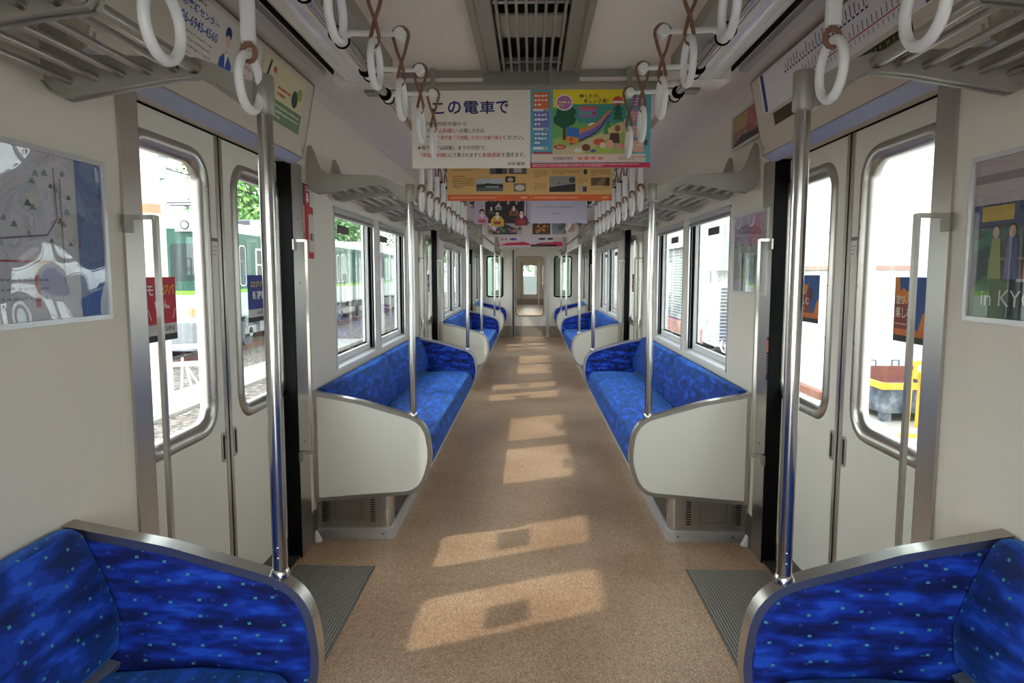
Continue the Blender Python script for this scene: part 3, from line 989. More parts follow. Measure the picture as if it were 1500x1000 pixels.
# ---------------------------------------------------------------- luggage racks
BR = [(1.084, 1.955), (1.06, 1.962), (1.045, 1.93), (1.03, 1.885), (1.012, 1.845), (.98, 1.826), (.735, 1.818), (.70, 1.806), (.62, 1.768), (.60, 1.762), (.60, 1.698), (.62, 1.703), (.70, 1.757), (.735, 1.774), (.80, 1.769), (1.03, 1.729), (1.062, 1.744), (1.078, 1.765), (1.084, 1.80)]
BI = [(1.084, 1.955), (1.06, 1.962), (1.045, 1.93), (1.03, 1.885), (1.012, 1.845), (.98, 1.826), (.745, 1.826), (.722, 1.822), (.718, 1.80), (.726, 1.780), (.80, 1.772), (1.03, 1.737), (1.062, 1.744), (1.078, 1.765), (1.084, 1.80)]
def rack(s, y0, y1, brs, label, arms):
    t = thing('luggage_rack', label, 'luggage rack', (s * .9, (y0 + y1) / 2, 1.737))
    for y in brs:
        arm = y in arms
        pr = BR if arm else BI
        m = MB(); m.prism([(s * x, z) for x, z in pr], 'y', y - .006, y + .006, 'alu')
        low = pr[9:16] if not arm else pr[10:18]
        if not arm: low = BI[8:14]
        fl = [(s * x, z) for x, z in low] + [(s * x, z + .006) for x, z in reversed(low)]
        m.prism(fl, 'y', y - .018, y + .018, 'alu')
        m.build('bracket', t)
    rods = [(1.022, 1.770), (.962, 1.776), (.902, 1.782), (.842, 1.787), (.782, 1.792)]
    for x, z in rods:
        m = MB(); m.tube([(s * x, y0 + .012, z), (s * x, y1 - .012, z)], .0082, 'steel', 10)
        m.build('rod', t)
    m = MB(); m.tube([(s * .738, y0 + .012, 1.795), (s * .738, y1 - .012, 1.795)], .0135, 'steel', 12); m.build('front_rail', t)
    return t
for s in (-1, 1):
    rack(s, Y0 + .02, 1.55, [.05, .58, 1.165, 1.54], 'luggage rack of steel rods over the nearest %s end bench' % SIDE[s], [1.54])
    r1 = rack(s, 3.335, 6.365, [3.345, 3.76, 4.48, 5.22, 5.94, 6.355], 'luggage rack of steel rods over the first long %s bench' % SIDE[s], [3.345, 6.355])
    dup(r1, (r1.location.x, r1.location.y + 4.82, r1.location.z), 'luggage rack of steel rods over the second long %s bench' % SIDE[s])
    rack(s, 12.975, Y1 - .02, [12.985, 13.4, 14.0, 14.5], 'luggage rack of steel rods over the far %s end bench' % SIDE[s], [12.985])

# ---------------------------------------------------------------- strap rails, brackets, straps
RX, RZ, KX, KZ = .588, 2.067, .40, 2.074
DOORARM = [.27, .63, .89]
for s in (-1, 1):
    t = thing('strap_rail', 'long steel strap rail on white brackets under the %s half of the ceiling' % SIDE[s], 'strap rail', (s * RX, 7.0, RZ))
    m = MB(); m.tube([(s * RX, Y0 + .002, RZ), (s * RX, Y1 - .002, RZ)], .0155, 'chrome', 12); m.build('pipe', t)
    arms = [1.44, 1.80, 2.16, 2.53, 2.86] + [6.62, 6.98, 7.35, 7.68] + [11.44, 11.80, 12.17, 12.5]
    plain = [.35, .9, 3.5, 4.2, 4.9, 5.6, 6.2, 8.3, 9.0, 9.7, 10.4, 11.0, 13.2, 14.0]
    a0 = None
    for y in arms:
        if a0 is None:
            m = MB()
            m.tube([(s * (RX + .08), y, 2.19), (s * (RX + .045), y, 2.13), (s * RX, y, RZ), (s * (RX - .04), y, RZ + .012), (s * (KX + .015), y, KZ)], [.02, .017, .021, .0095, .0075], 'plastic', 10)
            m.tube([(s * RX, y - .03, RZ), (s * RX, y + .03, RZ)], .0205, 'plastic', 14)
            m.tube([(s * KX, y - .02, KZ), (s * KX, y - .017, KZ), (s * KX, y + .03, KZ), (s * KX, y + .033, KZ)], [.014, .018, .018, .014], 'plastic', 16)
            a0 = m.build('bracket', t); ya = y
            c0 = []
            for q in (-.034, .031):
                m = MB(); m.tube([(s * RX, y + q, RZ), (s * RX, y + q + .004, RZ)], .0255, 'black', 14); c0.append(m.build('collar', a0))
        else:
            c = a0.copy(); C.objects.link(c); c.parent = t; c.location.y = a0.location.y + (y - ya)
            for cc in c0:
                d = cc.copy(); C.objects.link(d); d.parent = c
    a1 = None
    for y in plain:
        if a1 is None:
            m = MB(); m.tube([(s * RX, y, 2.207), (s * RX, y, RZ)], .011, 'plastic', 10); m.tube([(s * RX, y - .02, RZ), (s * RX, y + .02, RZ)], .020, 'plastic', 12)
            a1 = m.build('hanger', t); ya1 = y
        else:
            c = a1.copy(); C.objects.link(c); c.parent = t; c.location.y = y - ya1

def ring(mb, x, y, z):
    R = .0555
    mb.tube([(x, y + R * math.sin(2 * math.pi * k / 28), z + R * math.cos(2 * math.pi * k / 28)) for k in range(28)], .0092, 'plastic', 10, closed=True)
def belt_loop(mb, pts, w):
    """flat leather band through (y, z) points in the plane of x, band width w along x"""
    n = len(pts); vs = []; fs = []
    for (x, y, z) in pts:
        vs += [(x - w / 2, y, z), (x + w / 2, y, z)]
    for i in range(n - 1): fs.append((2 * i, 2 * i + 1, 2 * i + 3, 2 * i + 2))
    mb.add(vs, fs, 'belt', True)
def strap_long(s, y, label, grp):
    x = s * RX
    t = thing('hanging_strap', label, 'strap', (x, y, RZ), grp)
    m = MB()
    for q in (-1, 1):
        m.tube([(x + q * .0206, y, RZ + .004), (x + q * .0206, y, RZ - .02), (x + q * .009, y, RZ - .08), (x + q * .006, y, 1.94), (x + q * .004, y, 1.815)], .0045, 'belt', 6)
    m.tube([(x + .0206 * math.cos(a), y, RZ + .004 + .0206 * math.sin(a)) for a in [math.pi * k / 8 for k in range(9)]], .0045, 'belt', 6)
    m.tube([(x + .0145 * math.sin(a), y, 1.803 + .0175 * math.cos(a)) for a in [2 * math.pi * k / 12 for k in range(12)]], .0052, 'belt', 6, closed=True)
    m.build('belt', t)
    m = MB(); m.loft([[(x + a, y + b, z) for a, b in rrect(-.0155, .0155, -.011, .011, .009, 3)] for z in (1.825, 1.95)], 'plastic'); m.build('sleeve', t)
    m = MB(); ring(m, x, y, 1.7425); m.build('ring', t)
    return t
def strap_short(s, y, label, grp):
    x = s * KX
    t = thing('hanging_strap', label, 'strap', (x, y, KZ), grp)
    m = MB(); r = .0245
    y2 = y + .008
    m.tube([(x - r, y2, KZ - .004)] + [(x + r * math.cos(a), y2, KZ + r * math.sin(a)) for a in [math.pi * (1 - k / 8) for k in range(9)]] + [(x + r, y2, KZ - .004)], .005, 'belt', 6)
    for q in (-1, 1):
        m.tube([(x + q * r, y2, KZ - .004), (x + q * .012, y2 + q * .002, KZ - .05), (x - q * .002, y2 + q * .004, KZ - .085), (x - q * .011, y2 + q * .002, KZ - .123), (x - q * .006, y2, KZ - .142)], .0052, 'belt', 6)
    m.tube([(x - .006, y2, KZ - .142), (x, y2, KZ - .149), (x + .006, y2, KZ - .142)], .0062, 'belt', 6)
    m.build('belt', t)
    m = MB(); ring(m, x, y2, 1.8815); m.build('ring', t)
    return t
for s in (-1, 1):
    near = [.46, .79, 1.12, 1.46] if s < 0 else [.42, .75, 1.08, 1.40]
    rows = [('over the nearest end bench', near), ('over the first long bench', [3.73 + .31 * k for k in range(9)]), ('over the second long bench', [8.55 + .31 * k for k in range(9)]), ('over the far end bench', [13.3, 13.61, 13.92, 14.23])]
    p = None
    for tx, ys in rows:
        for k, y in enumerate(ys):
            lb = '%s sleeved white strap from the camera %s, %s rail' % (ORD[k], tx, SIDE[s])
            g = 'sleeved straps along the %s rail' % SIDE[s]
            if p is None: p = strap_long(s, y, lb, g)
            else: dup(p, (s * RX, y, RZ), lb)
    p = None
    for tx, ys in (('nearest', [1.44, 1.80, 2.16, 2.53, 2.86]), ('middle', [6.62, 6.98, 7.35, 7.68]), ('farthest', [11.44, 11.80, 12.17, 12.5])):
        for k, y in enumerate(ys):
            lb = '%s belt hung white ring from the camera, %s side, %s door bay' % (ORD[k], SIDE[s], tx)
            if p is None: p = strap_short(s, y, lb, 'belt hung rings between the doors, %s side' % SIDE[s])
            else: dup(p, (s * KX, y, KZ), lb)

# ---------------------------------------------------------------- ceiling fittings
for i, (a, b) in enumerate(((Y0 + .01, 2.965), (6.45, 8.05), (11.27, 12.87))):
    pos = ['nearest', 'middle', 'farthest'][i]
    for s in (-1, 1):
        t = thing('ceiling_light', 'long white unlit ceiling light over the %s %s doors' % (pos, SIDE[s]), 'ceiling light', (s * .71, (a + b) / 2, 2.15))
        arc = [(s * (.715 + .085 * math.cos(q)), 2.245 - .075 * math.sin(q)) for q in [math.pi * k / 10 for k in range(11)]]
        m = MB(); m.prism(arc, 'y', a, b - .12, 'lens', True); m.build('diffuser', t)
        m = MB(); m.box(s * .56, s * .625, a, b - .1, 2.205, 2.262, 'alu'); m.build('channel', t)
        m = MB(); m.box(s * .55, s * .80, b - .118, b - .005, 2.17, 2.262, 'ceil'); m.build('end_cap', t)
        m = MB()
        m.prism([(s * .826, 2.250), (s * .828, 2.240), (s * .846, 2.240), (s * .848, 2.250)], 'y', a, b + .02, 'black'); m.build('slot', t)
        m = MB(); m.prism([(s * .872, 2.258), (s * .874, 2.236), (s * .906, 2.234), (s * .912, 2.258)], 'y', a, b + .02, 'alu_l'); m.build('cover_strip', t)
        t.location.z -= .05
    # slatted strip in the middle
    t = thing('ceiling_grille', 'grey slatted air grille along the ceiling centre over the %s doors' % pos, 'grille', (0, (a + b) / 2, 2.235))
    for k in range(8):
        x = (k - 3.5) * .0318
        m = MB(); m.box(x - .0045, x + .0045, a, b, 2.236, 2.258, 'alu'); m.build('slat', t)
    for s in (-1, 1):
        m = MB(); m.prism([(s * .125, 2.262), (s * .128, 2.240), (s * .178, 2.240), (s * .182, 2.232), (s * .205, 2.232), (s * .205, 2.262)], 'y', a, b, 'alu'); m.build('side_channel', t)
    for y in [b - .065 - .62 * k for k in range(int((b - a) / .62))] :
        m = MB(); m.box(-.124, .124, y - .011, y + .011, 2.2585, 2.275, 'alu_l'); m.build('cross_bar', t)
    for y in [b - .415 - .62 * k for k in range(max(1, int((b - a - .3) / .62)))]:
        m = MB(); m.box(-.124, .124, y - .11, y + .11, 2.277, 2.285, 'plastic'); m.build('cross_panel', t)
    m = MB(); m.box(-.19, .19, a, b, 2.40, 2.455, 'dark')
    for k in range(3): m.tube([(-.1 + .1 * k, a, 2.37), (-.1 + .1 * k, b, 2.37)], .012, flat((70, 90, 84)), 8)
    m.build('duct', t)
    t.location.z -= .05
for y in (3.0, 6.38, 8.10, 11.2, 12.92):
    m = MB(); m.box(-.715, .715, y, y + .07, 2.118, 2.2045, 'alu'); m.box(-.715, -.205, y - .014, y, 2.158, 2.172, 'ceil'); m.box(.205, .715, y - .014, y, 2.158, 2.172, 'ceil')
    struct(m.build('trim_%d' % (10 + int(y))), 'grey cross beam under the ceiling %d metres ahead of the camera' % round(y), 'beam')
for (a, b) in ((3.07, 6.38), (8.17, 11.2), (12.99, Y1), (6.45, 6.45)):
    if b > a:
        m = MB(); m.box(-.2, .2, a, b, 2.204, 2.25, 'ceil'); struct(m.build('trim_%d' % (30 + int(a))), 'pale centre ceiling board from %d metres ahead' % round(a), 'ceiling board')
# ================================================================ hanging adverts
def hang(y, x0, x1, z0, z1, label, draw, group=None):
    t = thing('hanging_poster', label, 'poster', ((x0 + x1) / 2, y, z0), group)
    w, h = x1 - x0, z1 - z0
    m = MB(); m.box(x0, x1, y, y + .003, z0, z1, flat((235, 230, 225))); m.build('sheet', t)
    B = Board((x0, y - .0004, z0), (1, 0, 0), (0, 0, 1)); B.sv = h / .352; draw(B, w, .352); B.build('print', t)
    m = MB(); m.box(x0, x1, y - .006, y + .012, z1 - .002, z1 + .018, 'alu')
    for q in (.18, .82):
        m.box(x0 + q * w - .01, x0 + q * w + .01, y + .004, y + .008, z1 + .018, 2.2035, 'alu')
    m.build('clamp', t)
    return t
INK = flat((34, 40, 74)); RED = flat((196, 40, 44)); NAVY = flat((28, 36, 110)); WHT = flat((244, 242, 240))
def ad1(B, w, h):
    B.rect(0, 0, w, h, flat((236, 228, 218)), 1)
    x = .085
    for ch, cw in (('こ', .052), ('の', .056), ('電', .062), ('車', .062), ('で', .052)):
        B.text(ch, x, .245, cw, .058 if ch != 'こ' else .05, NAVY, 2, .02); x += .068
    def run(parts, v, u, hh):
        for body, col, ww in parts:
            B.text(body, u, v, ww, hh, col, 2, .008); u += ww + .004
    run([('京都市役所前方面から', INK, .21)], .192, .022, .018)
    run([('★地下鉄', INK, .078), ('「山科駅」', RED, .078), ('へお越しの方は、', INK, .125)], .160, .022, .020)
    run([('御陵駅で', INK, .07), ('地下鉄「六地蔵」行きにお乗り換え', RED, .26), ('ください。', INK, .088)], .128, .048, .020)
    run([('★地下鉄「山科駅」までの切符で、', INK, .292)], .083, .022, .020)
    run([('「京阪山科駅」', RED, .118), ('に下車されますと', INK, .135), ('差額運賃', RED, .078), ('を頂きます。', INK, .10)], .050, .036, .020)
    run([('京阪電車', INK, .074)], .012, .405, .015)
def ad2(B, w, h):
    teal = flat((94, 172, 186)); yel = flat((238, 214, 40)); grn = flat((74, 150, 70)); dg = flat((28, 92, 62))
    B.rect(0, 0, w, h, teal, 1); B.rect(0, 0, w, .022, flat((190, 34, 70)), 2); B.rect(.005, .026, w - .02, .062, flat((226, 200, 190)), 2)
    B.rect(.095, .062, .40, .335, flat((112, 178, 96)), 2); B.rect(.095, .27, .40, h, yel, 3)
    B.poly([(.095, .13), (.18, .15), (.27, .13), (.40, .2), (.40, .062), (.095, .062)], flat((168, 186, 96)), 3)
    B.poly([(.17, .285), (.40, .285), (.40, .2), (.2, .2)], flat((64, 150, 140)), 4)
    B.poly([(.095, .09), (.2, .10), (.40, .22), (.40, .17), (.22, .062), (.095, .062)], flat((206, 190, 146)), 4)
    for k, c in enumerate(((226, 112, 62), (116, 120, 190), (84, 150, 190))):
        v = .265 - .085 * k
        B.rect(.012, v, .078, v + .075, flat(c), 3); B.rect(.012, v - .012, .072, v, flat((232, 226, 226)), 3)
        B.lines(.018, v + .008, .072, v + .068, 3, WHT, 4, .55, seed=k, cell=.014); B.ell(.062, v - .006, .009, .004, flat((130, 130, 140)), 4, 8)
    B.rect(.014, .064, .09, .072, flat((196, 60, 66)), 4)
    # tree
    B.poly([(.136, .125), (.150, .125), (.148, .2), (.138, .2)], flat((92, 60, 40)), 5)
    for q, v, r in ((.122, .215, .026), (.165, .215, .026), (.142, .245, .034), (.142, .205, .028), (.17, .25, .022)): B.ell(q, v, r, r, dg, 6)
    # badge
    B.ell(.142, .292, .036, .036, flat((246, 236, 220)), 7, 20); B.ell(.142, .292, .031, .031, flat((176, 112, 176)), 8, 20)
    B.lines(.118, .272, .168, .300, 2, flat((244, 226, 120)), 9, .7, seed=5, cell=.013)
    B.text('歩くたび、', .205, .312, .085, .018, flat((30, 40, 50)), 5, .02); B.text('新しい発見！', .225, .288, .10, .020, flat((30, 40, 50)), 5, .02)
    B.ell(.365, .297, .022, .022, flat((214, 70, 60)), 7); B.rect(.345, .288, .387, .298, WHT, 8)
    # stalls and conifer
    B.rect(.205, .225, .275, .275, flat((150, 120, 180)), 5); B.rect(.205, .262, .275, .275, flat((214, 90, 84)), 6); B.rect(.205, .24, .262, .25, flat((90, 170, 160)), 6); B.rect(.26, .235, .272, .25, flat((190, 50, 70)), 6)
    for v in (.215, .235, .255): B.poly([(.345, v), (.388, v), (.366, v + .035)], dg, 7)
    for q, v in ((.325, .18), (.40 - .02, .205), (.318, .15)): B.poly([(q - .012, v), (q + .012, v), (q, v + .05)], flat((60, 140, 90)), 6)
    # striped toy train winding to the front
    cx = [(.335, .245), (.315, .225), (.30, .20), (.28, .178), (.255, .162), (.225, .148), (.195, .135), (.165, .13)]
    for k in range(len(cx) - 1):
        a, b = cx[k], cx[k + 1]; ww = .022 + .0045 * k
        B.line(a[0], a[1], b[0], b[1], ww, flat((112, 110, 190)), 8); B.line(a[0], a[1] + ww * .5, b[0], b[1] + ww * .5, ww * .45, flat((206, 134, 84)), 9)
        B.line(a[0], a[1] - ww * .45, b[0], b[1] - ww * .45, ww * .18, flat((60, 56, 90)), 9)
    B.poly([(.152, .142), (.205, .132), (.205, .175), (.152, .185)], flat((54, 120, 200)), 10); B.poly([(.155, .112), (.20, .108), (.205, .134), (.152, .142)], flat((230, 150, 50)), 10); B.ell(.172, .127, .009, .009, flat((214, 90, 40)), 11)
    B.ell(.262, .19, .02, .012, WHT, 7); B.ell(.355, .165, .03, .022, flat((216, 200, 130)), 8); B.poly([(.33, .11), (.375, .11), (.372, .155), (.335, .155)], flat((84, 58, 44)), 8)
    B.ell(.365, .175, .012, .015, flat((150, 90, 60)), 9)
    B.ell(.235, .09, .018, .016, flat((110, 54, 40)), 8); B.ell(.29, .115, .024, .016, flat((214, 98, 46)), 8); B.ell(.305, .10, .014, .014, flat((240, 210, 190)), 9); B.ell(.335, .105, .014, .02, flat((236, 170, 160)), 9)
    B.ell(.31, .085, .018, .014, flat((160, 200, 60)), 8); B.ell(.265, .075, .012, .006, flat((60, 90, 170)), 9); B.ell(.20, .078, .016, .01, flat((210, 226, 200)), 8)
    B.ell(.125, .093, .025, .010, flat((200, 40, 50)), 9); B.text('2023', .110, .089, .03, .008, WHT, 10, .02)
    B.rect(.36, .085, .40, .105, flat((226, 150, 150)), 9)
    for k, c in enumerate(((150, 120, 190), (204, 140, 150), (214, 160, 150), (224, 170, 150))):
        v = .265 - .065 * k; B.rect(.415, v, .475, v + .055, flat(c), 3); B.lines(.42, v + .01, .47, v + .05, 3, flat((236, 224, 224)), 4, .5, seed=k)
    B.rect(.478, .10, .492, .125, flat((90, 80, 90)), 4)
    B.text('その他おでかけ', .095, .034, .085, .016, flat((70, 50, 50)), 4, .02); B.lines(.2, .034, .36, .052, 1, flat((226, 130, 110)), 4, .9, cell=.028); B.lines(.37, .034, .49, .052, 2, flat((150, 120, 90)), 4, .5)
    B.lines(.01, .004, .46, .019, 2, flat((250, 226, 230)), 4, .5, cell=.009)
hang(2.950, -.503, -.003, 1.791, 2.113, 'hanging white notice with navy heading and red and black lines, nearest row', ad1)
hang(2.950, -.002, .502, 1.791, 2.113, 'hanging colourful poster of a cartoon train in a green park, nearest row', ad2)
def orange(side):
    def d(B, w, h):
        B.rect(0, 0, w, h, flat((226, 184, 116)), 1); B.rect(0, 0, w, .042, flat((222, 104, 48)), 2)
        B.lines(.02, .016, w * .8, .028, 1, flat((244, 190, 150)), 3, .8, cell=.011); B.rect(w - .06, .017, w - .02, .026, flat((244, 190, 150)), 3)
        br = flat((110, 80, 50)); ph = flat((92, 102, 104)); dk = flat((44, 44, 42)); sky = flat((190, 200, 206))
        if side < 0:
            B.lines(.035, .16, .14, .172, 1, flat((212, 96, 50)), 3, .8); B.lines(.035, .085, .165, .155, 5, br, 3, .45)
            B.rect(.18, .065, .345, .15, ph, 3); B.rect(.18, .115, .345, .15, sky, 4); B.poly([(.18, .1), (.25, .12), (.345, .105), (.345, .09), (.18, .09)], dk, 5); B.rect(.235, .088, .32, .10, flat((150, 160, 160)), 6)
            B.rect(.36, .125, .42, .165, dk, 3); B.ell(.39, .142, .018, .014, flat((200, 180, 150)), 4); B.rect(.41, .062, .485, .118, flat((124, 110, 100)), 3); B.ell(.448, .088, .03, .02, flat((216, 206, 196)), 4)
            B.rect(.265, .18, .37, .25, flat((104, 96, 92)), 3); B.rect(.38, .18, .49, .25, flat((96, 96, 96)), 3); B.rect(.3, .185, .34, .22, dk, 4); B.rect(.41, .19, .46, .22, flat((180, 176, 170)), 4)
            B.lines(.035, .2, .2, .24, 3, br, 3, .4); B.text('びわ湖・大津 京都の旅', .04, .27, .40, .05, flat((190, 80, 40)), 3, .02)
        else:
            B.rect(.115, .06, .275, .165, flat((150, 152, 150)), 3); B.poly([(.115, .06), (.275, .06), (.275, .115), (.2, .105), (.115, .09)], dk, 4); B.ell(.255, .14, .02, .02, flat((60, 76, 70)), 4); B.ell(.175, .12, .012, .006, flat((190, 90, 60)), 5)
            B.lines(.02, .07, .10, .12, 5, br, 3, .4); B.lines(.02, .155, .10, .205, 4, br, 3, .4); B.lines(.13, .175, .31, .205, 3, br, 3, .4)
            B.rect(.295, .06, .345, .105, flat((190, 176, 170)), 3); B.rect(.32, .06, .345, .095, flat((80, 48, 50)), 4); B.lines(.285, .115, .35, .155, 4, br, 3, .4)
            B.rect(.37, .10, .485, .155, flat((112, 84, 62)), 3); B.poly([(.39, .1), (.44, .1), (.47, .155), (.44, .155)], flat((150, 116, 90)), 4); B.rect(.46, .1, .485, .155, flat((70, 64, 50)), 4)
            B.lines(.37, .07, .48, .09, 2, br, 3, .4); B.lines(.37, .165, .485, .21, 4, br, 3, .4); B.rect(.325, .178, .345, .21, dk, 3)
            B.text('石山坂本線沿線案内', .04, .27, .40, .05, flat((190, 80, 40)), 3, .02)
    return d
hang(4.28, -.515, -.001, 1.794, 2.11, 'hanging tan poster with lake photo and orange band, left of the second row', orange(-1))
hang(4.28, .0, .500, 1.793, 2.11, 'hanging tan poster with three photos and orange band, right of the second row', orange(1))
def kimono(B, w, h):
    B.rect(0, 0, w, h, flat((40, 36, 34)), 1)
    B.rect(0, 0, .10, h, flat((196, 184, 200)), 2); B.poly([(.45, .05), (w, .0), (w, h), (.46, h)], flat((186, 176, 190)), 2); B.rect(.475, .06, .48, h, flat((50, 40, 40)), 3)
    sk = flat((226, 190, 170)); hr = flat((26, 22, 22))
    def fig(u, v, k, c1, c2):
        c1, c2 = flat(c1), flat(c2)
        B.poly([(u - .055 * k, v - .12 * k), (u + .055 * k, v - .12 * k), (u + .058 * k, v - .06 * k), (u + .028 * k, v - .018 * k), (u - .028 * k, v - .018 * k), (u - .058 * k, v - .06 * k)], c1, 5)
        B.rect(u - .03 * k, v - .10 * k, u + .03 * k, v - .07 * k, c2, 6); B.poly([(u - .02 * k, v - .018 * k), (u + .02 * k, v - .018 * k), (u, v - .06 * k)], flat((240, 228, 220)), 6)
        B.ell(u, v + .012 * k, .024 * k, .028 * k, hr, 6); B.ell(u, v, .016 * k, .021 * k, sk, 7)
    fig(.07, .11, 1.0, (206, 160, 186), (190, 80, 80)); fig(.21, .095, 1.05, (214, 170, 70), (150, 60, 50)); fig(.43, .105, 1.05, (120, 46, 56), (176, 60, 60))
    fig(.155, .16, .6, (60, 70, 70), (150, 60, 60)); fig(.36, .165, .7, (156, 92, 60), (60, 60, 80)); fig(.22, .2, .5, (180, 176, 180), (80, 60, 90))
    for k in range(14): B.ell(.11 + .025 * k, .24 + .03 * math.sin(k * 2.1), .012, .02, flat(((200, 170, 160), (120, 60, 60), (60, 80, 70), (150, 140, 150))[k % 4]), 4)
def kyoto(B, w, h):
    B.rect(0, 0, w, h, flat((202, 198, 214)), 1)
    B.text('in KYOTO by KEIHAN', .06, .155, .32, .022, flat((120, 104, 128)), 2)
    B.rect(.19, .098, .26, .106, flat((150, 144, 160)), 2); B.text('in', .1, .25, .06, .05, flat((160, 150, 176)), 2)
hang(6.30, -.513, -.001, 1.803, 2.11, 'hanging photo poster of women in kimono, left of the third row', kimono)
hang(6.30, .001, .513, 1.803, 2.11, 'hanging pale lavender poster, right of the third row', kyoto)
def mix(seed):
    def d(B, w, h):
        rnd = random.Random(seed)
        B.rect(0, 0, w, h, flat((216, 204, 202)), 1)
        if seed == 1:
            B.rect(.03, .03, .42, .19, flat((190, 176, 176)), 2); B.poly([(.08, .03), (.36, .03), (.36, .09), (.22, .16), (.08, .06)], flat((70, 74, 80)), 3); B.ell(.4, .17, .03, .02, flat((70, 100, 160)), 3)
            for k in range(12): B.ell(.06 + .03 * k, .06 + .05 * rnd.random(), .02, .018, flat((rnd.randint(90, 220), rnd.randint(70, 160), rnd.randint(70, 160))), 4)
        else:
            B.rect(.02, .03, .22, .22, flat((90, 66, 46)), 2); B.rect(.24, .03, .40, .22, flat((140, 150, 160)), 2)
            for k in range(16): B.ell(.04 + .16 * rnd.random(), .05 + .15 * rnd.random(), .016, .014, flat((rnd.randint(150, 220), rnd.randint(110, 160), rnd.randint(50, 90))), 3)
            for k in range(8): B.ell(.26 + .12 * rnd.random(), .05 + .13 * rnd.random(), .02, .02, flat((rnd.randint(80, 120),) * 3), 3)
            for k in range(5): B.rect(.42 + .016 * k, .06, .428 + .016 * k, .22, flat((190, 90, 96)), 3)
    return d
hang(7.75, -.513, -.001, 1.757, 2.09, 'hanging white poster with a dark roof picture, left of the fourth row', mix(1))
hang(7.75, .001, .513, 1.757, 2.09, 'hanging white poster with brown and grey pictures, right of the fourth row', mix(2))
def wave(side):
    def d(B, w, h):
        B.rect(0, 0, w, h, flat((226, 212, 216)), 1)
        rd = flat((204, 52, 82))
        B.poly([(.02, .02), (.5, .02), (.5, .05), (.4, .085), (.3, .07), (.15, .065)], rd, 2)
        if side < 0:
            B.rect(.05, .11, .08, .14, flat((206, 70, 70)), 3); B.rect(.11, .11, .14, .14, flat((206, 70, 70)), 3); B.ell(.24, .125, .06, .02, flat((70, 90, 160)), 3)
            B.poly([(0, 0), (.03, 0), (.02, .02), (0, .12)], rd, 3)
        else:
            B.rect(0, 0, .42, .035, flat((50, 40, 36)), 3); B.ell(.18, .13, .06, .016, flat((40, 40, 44)), 3); B.ell(.31, .13, .05, .016, flat((40, 40, 50)), 3); B.ell(.46, .04, .05, .045, rd, 3)
    return d
hang(10.9, -.513, -.001, 1.775, 2.10, 'hanging white poster with a red wave, left of the farthest row', wave(-1))
hang(10.9, .001, .513, 1.775, 2.10, 'hanging white poster with a red wave and black foot, right of the farthest row', wave(1))

# ================================================================ framed wall posters
def wposter(s, ya, yb, z0, z1, label, draw, cover='acryl2', xin=1.0895, tilt=0.0):
    t = thing('framed_poster', label, 'poster', (s * xin, (ya + yb) / 2, z0))
    fr = MB(); fr.ringprism([(ya, z0), (yb, z0), (yb, z1), (ya, z1)], [(ya + .012, z0 + .012), (yb - .012, z0 + .012), (yb - .012, z1 - .012), (ya + .012, z1 - .012)], 'x', s * (xin - .012), s * xin, 'alu_l'); fr.build('frame', t)
    O = (s * (xin - .002), ya + .012 if s < 0 else yb - .012, z0 + .012)
    B = Board(O, (0, 1, 0) if s < 0 else (0, -1, 0), (0, 0, 1)); draw(B, yb - ya - .024, z1 - z0 - .024); B.build('print', t)
    if cover:
        c = MB(); c.box(s * (xin - .0085), s * (xin - .0075), ya + .012, yb - .012, z0 + .012, z1 - .012, cover); c.build('cover', t)
    return t
def lakemap(B, w, h):
    B.rect(0, 0, w, h, flat((226, 224, 226)), 1); B.rect(w - .095, 0, w, h, flat((104, 138, 190)), 2)
    B.rect(w - .46, h - .062, w - .335, h - .01, flat((44, 58, 120)), 3); B.text('路線案内', w - .45, h - .05, .11, .028, flat((230, 230, 240)), 4, .02)
    rnd = random.Random(5)
    for k in range(34):
        u, v = w - .12 - rnd.random() * .38, .16 + rnd.random() * (h - .2); q = rnd.uniform(.007, .013)
        B.poly([(u - q, v), (u + q, v), (u + q * .4, v + q), (u, v + q * 1.25), (u - q * .4, v + q)], flat(((150, 156, 150), (120, 124, 124), (172, 180, 190))[k % 3]), 3)
    pts = [(w - .17, h - .03), (w - .165, .23), (w - .2, .19), (w - .4, .17)]
    for a, b in zip(pts, pts[1:]): B.line(*a, *b, .004, flat((130, 112, 150)), 4)
    B.line(w - .4, .13, w - .18, .13, .005, flat((190, 90, 90)), 4); B.line(w - .15, h - .05, w - .15, .08, .004, flat((110, 160, 130)), 4)
    B.lines(w - .46, .02, w - .2, .1, 4, flat((170, 170, 176)), 4, .4); B.rect(w - .25, .03, w - .235, .1, flat((200, 110, 100)), 4)
wposter(-1, 1.205, 1.735, 1.230, 1.625, 'framed lake map poster under glossy cover on the nearest left wall panel', lakemap, 'acryl')
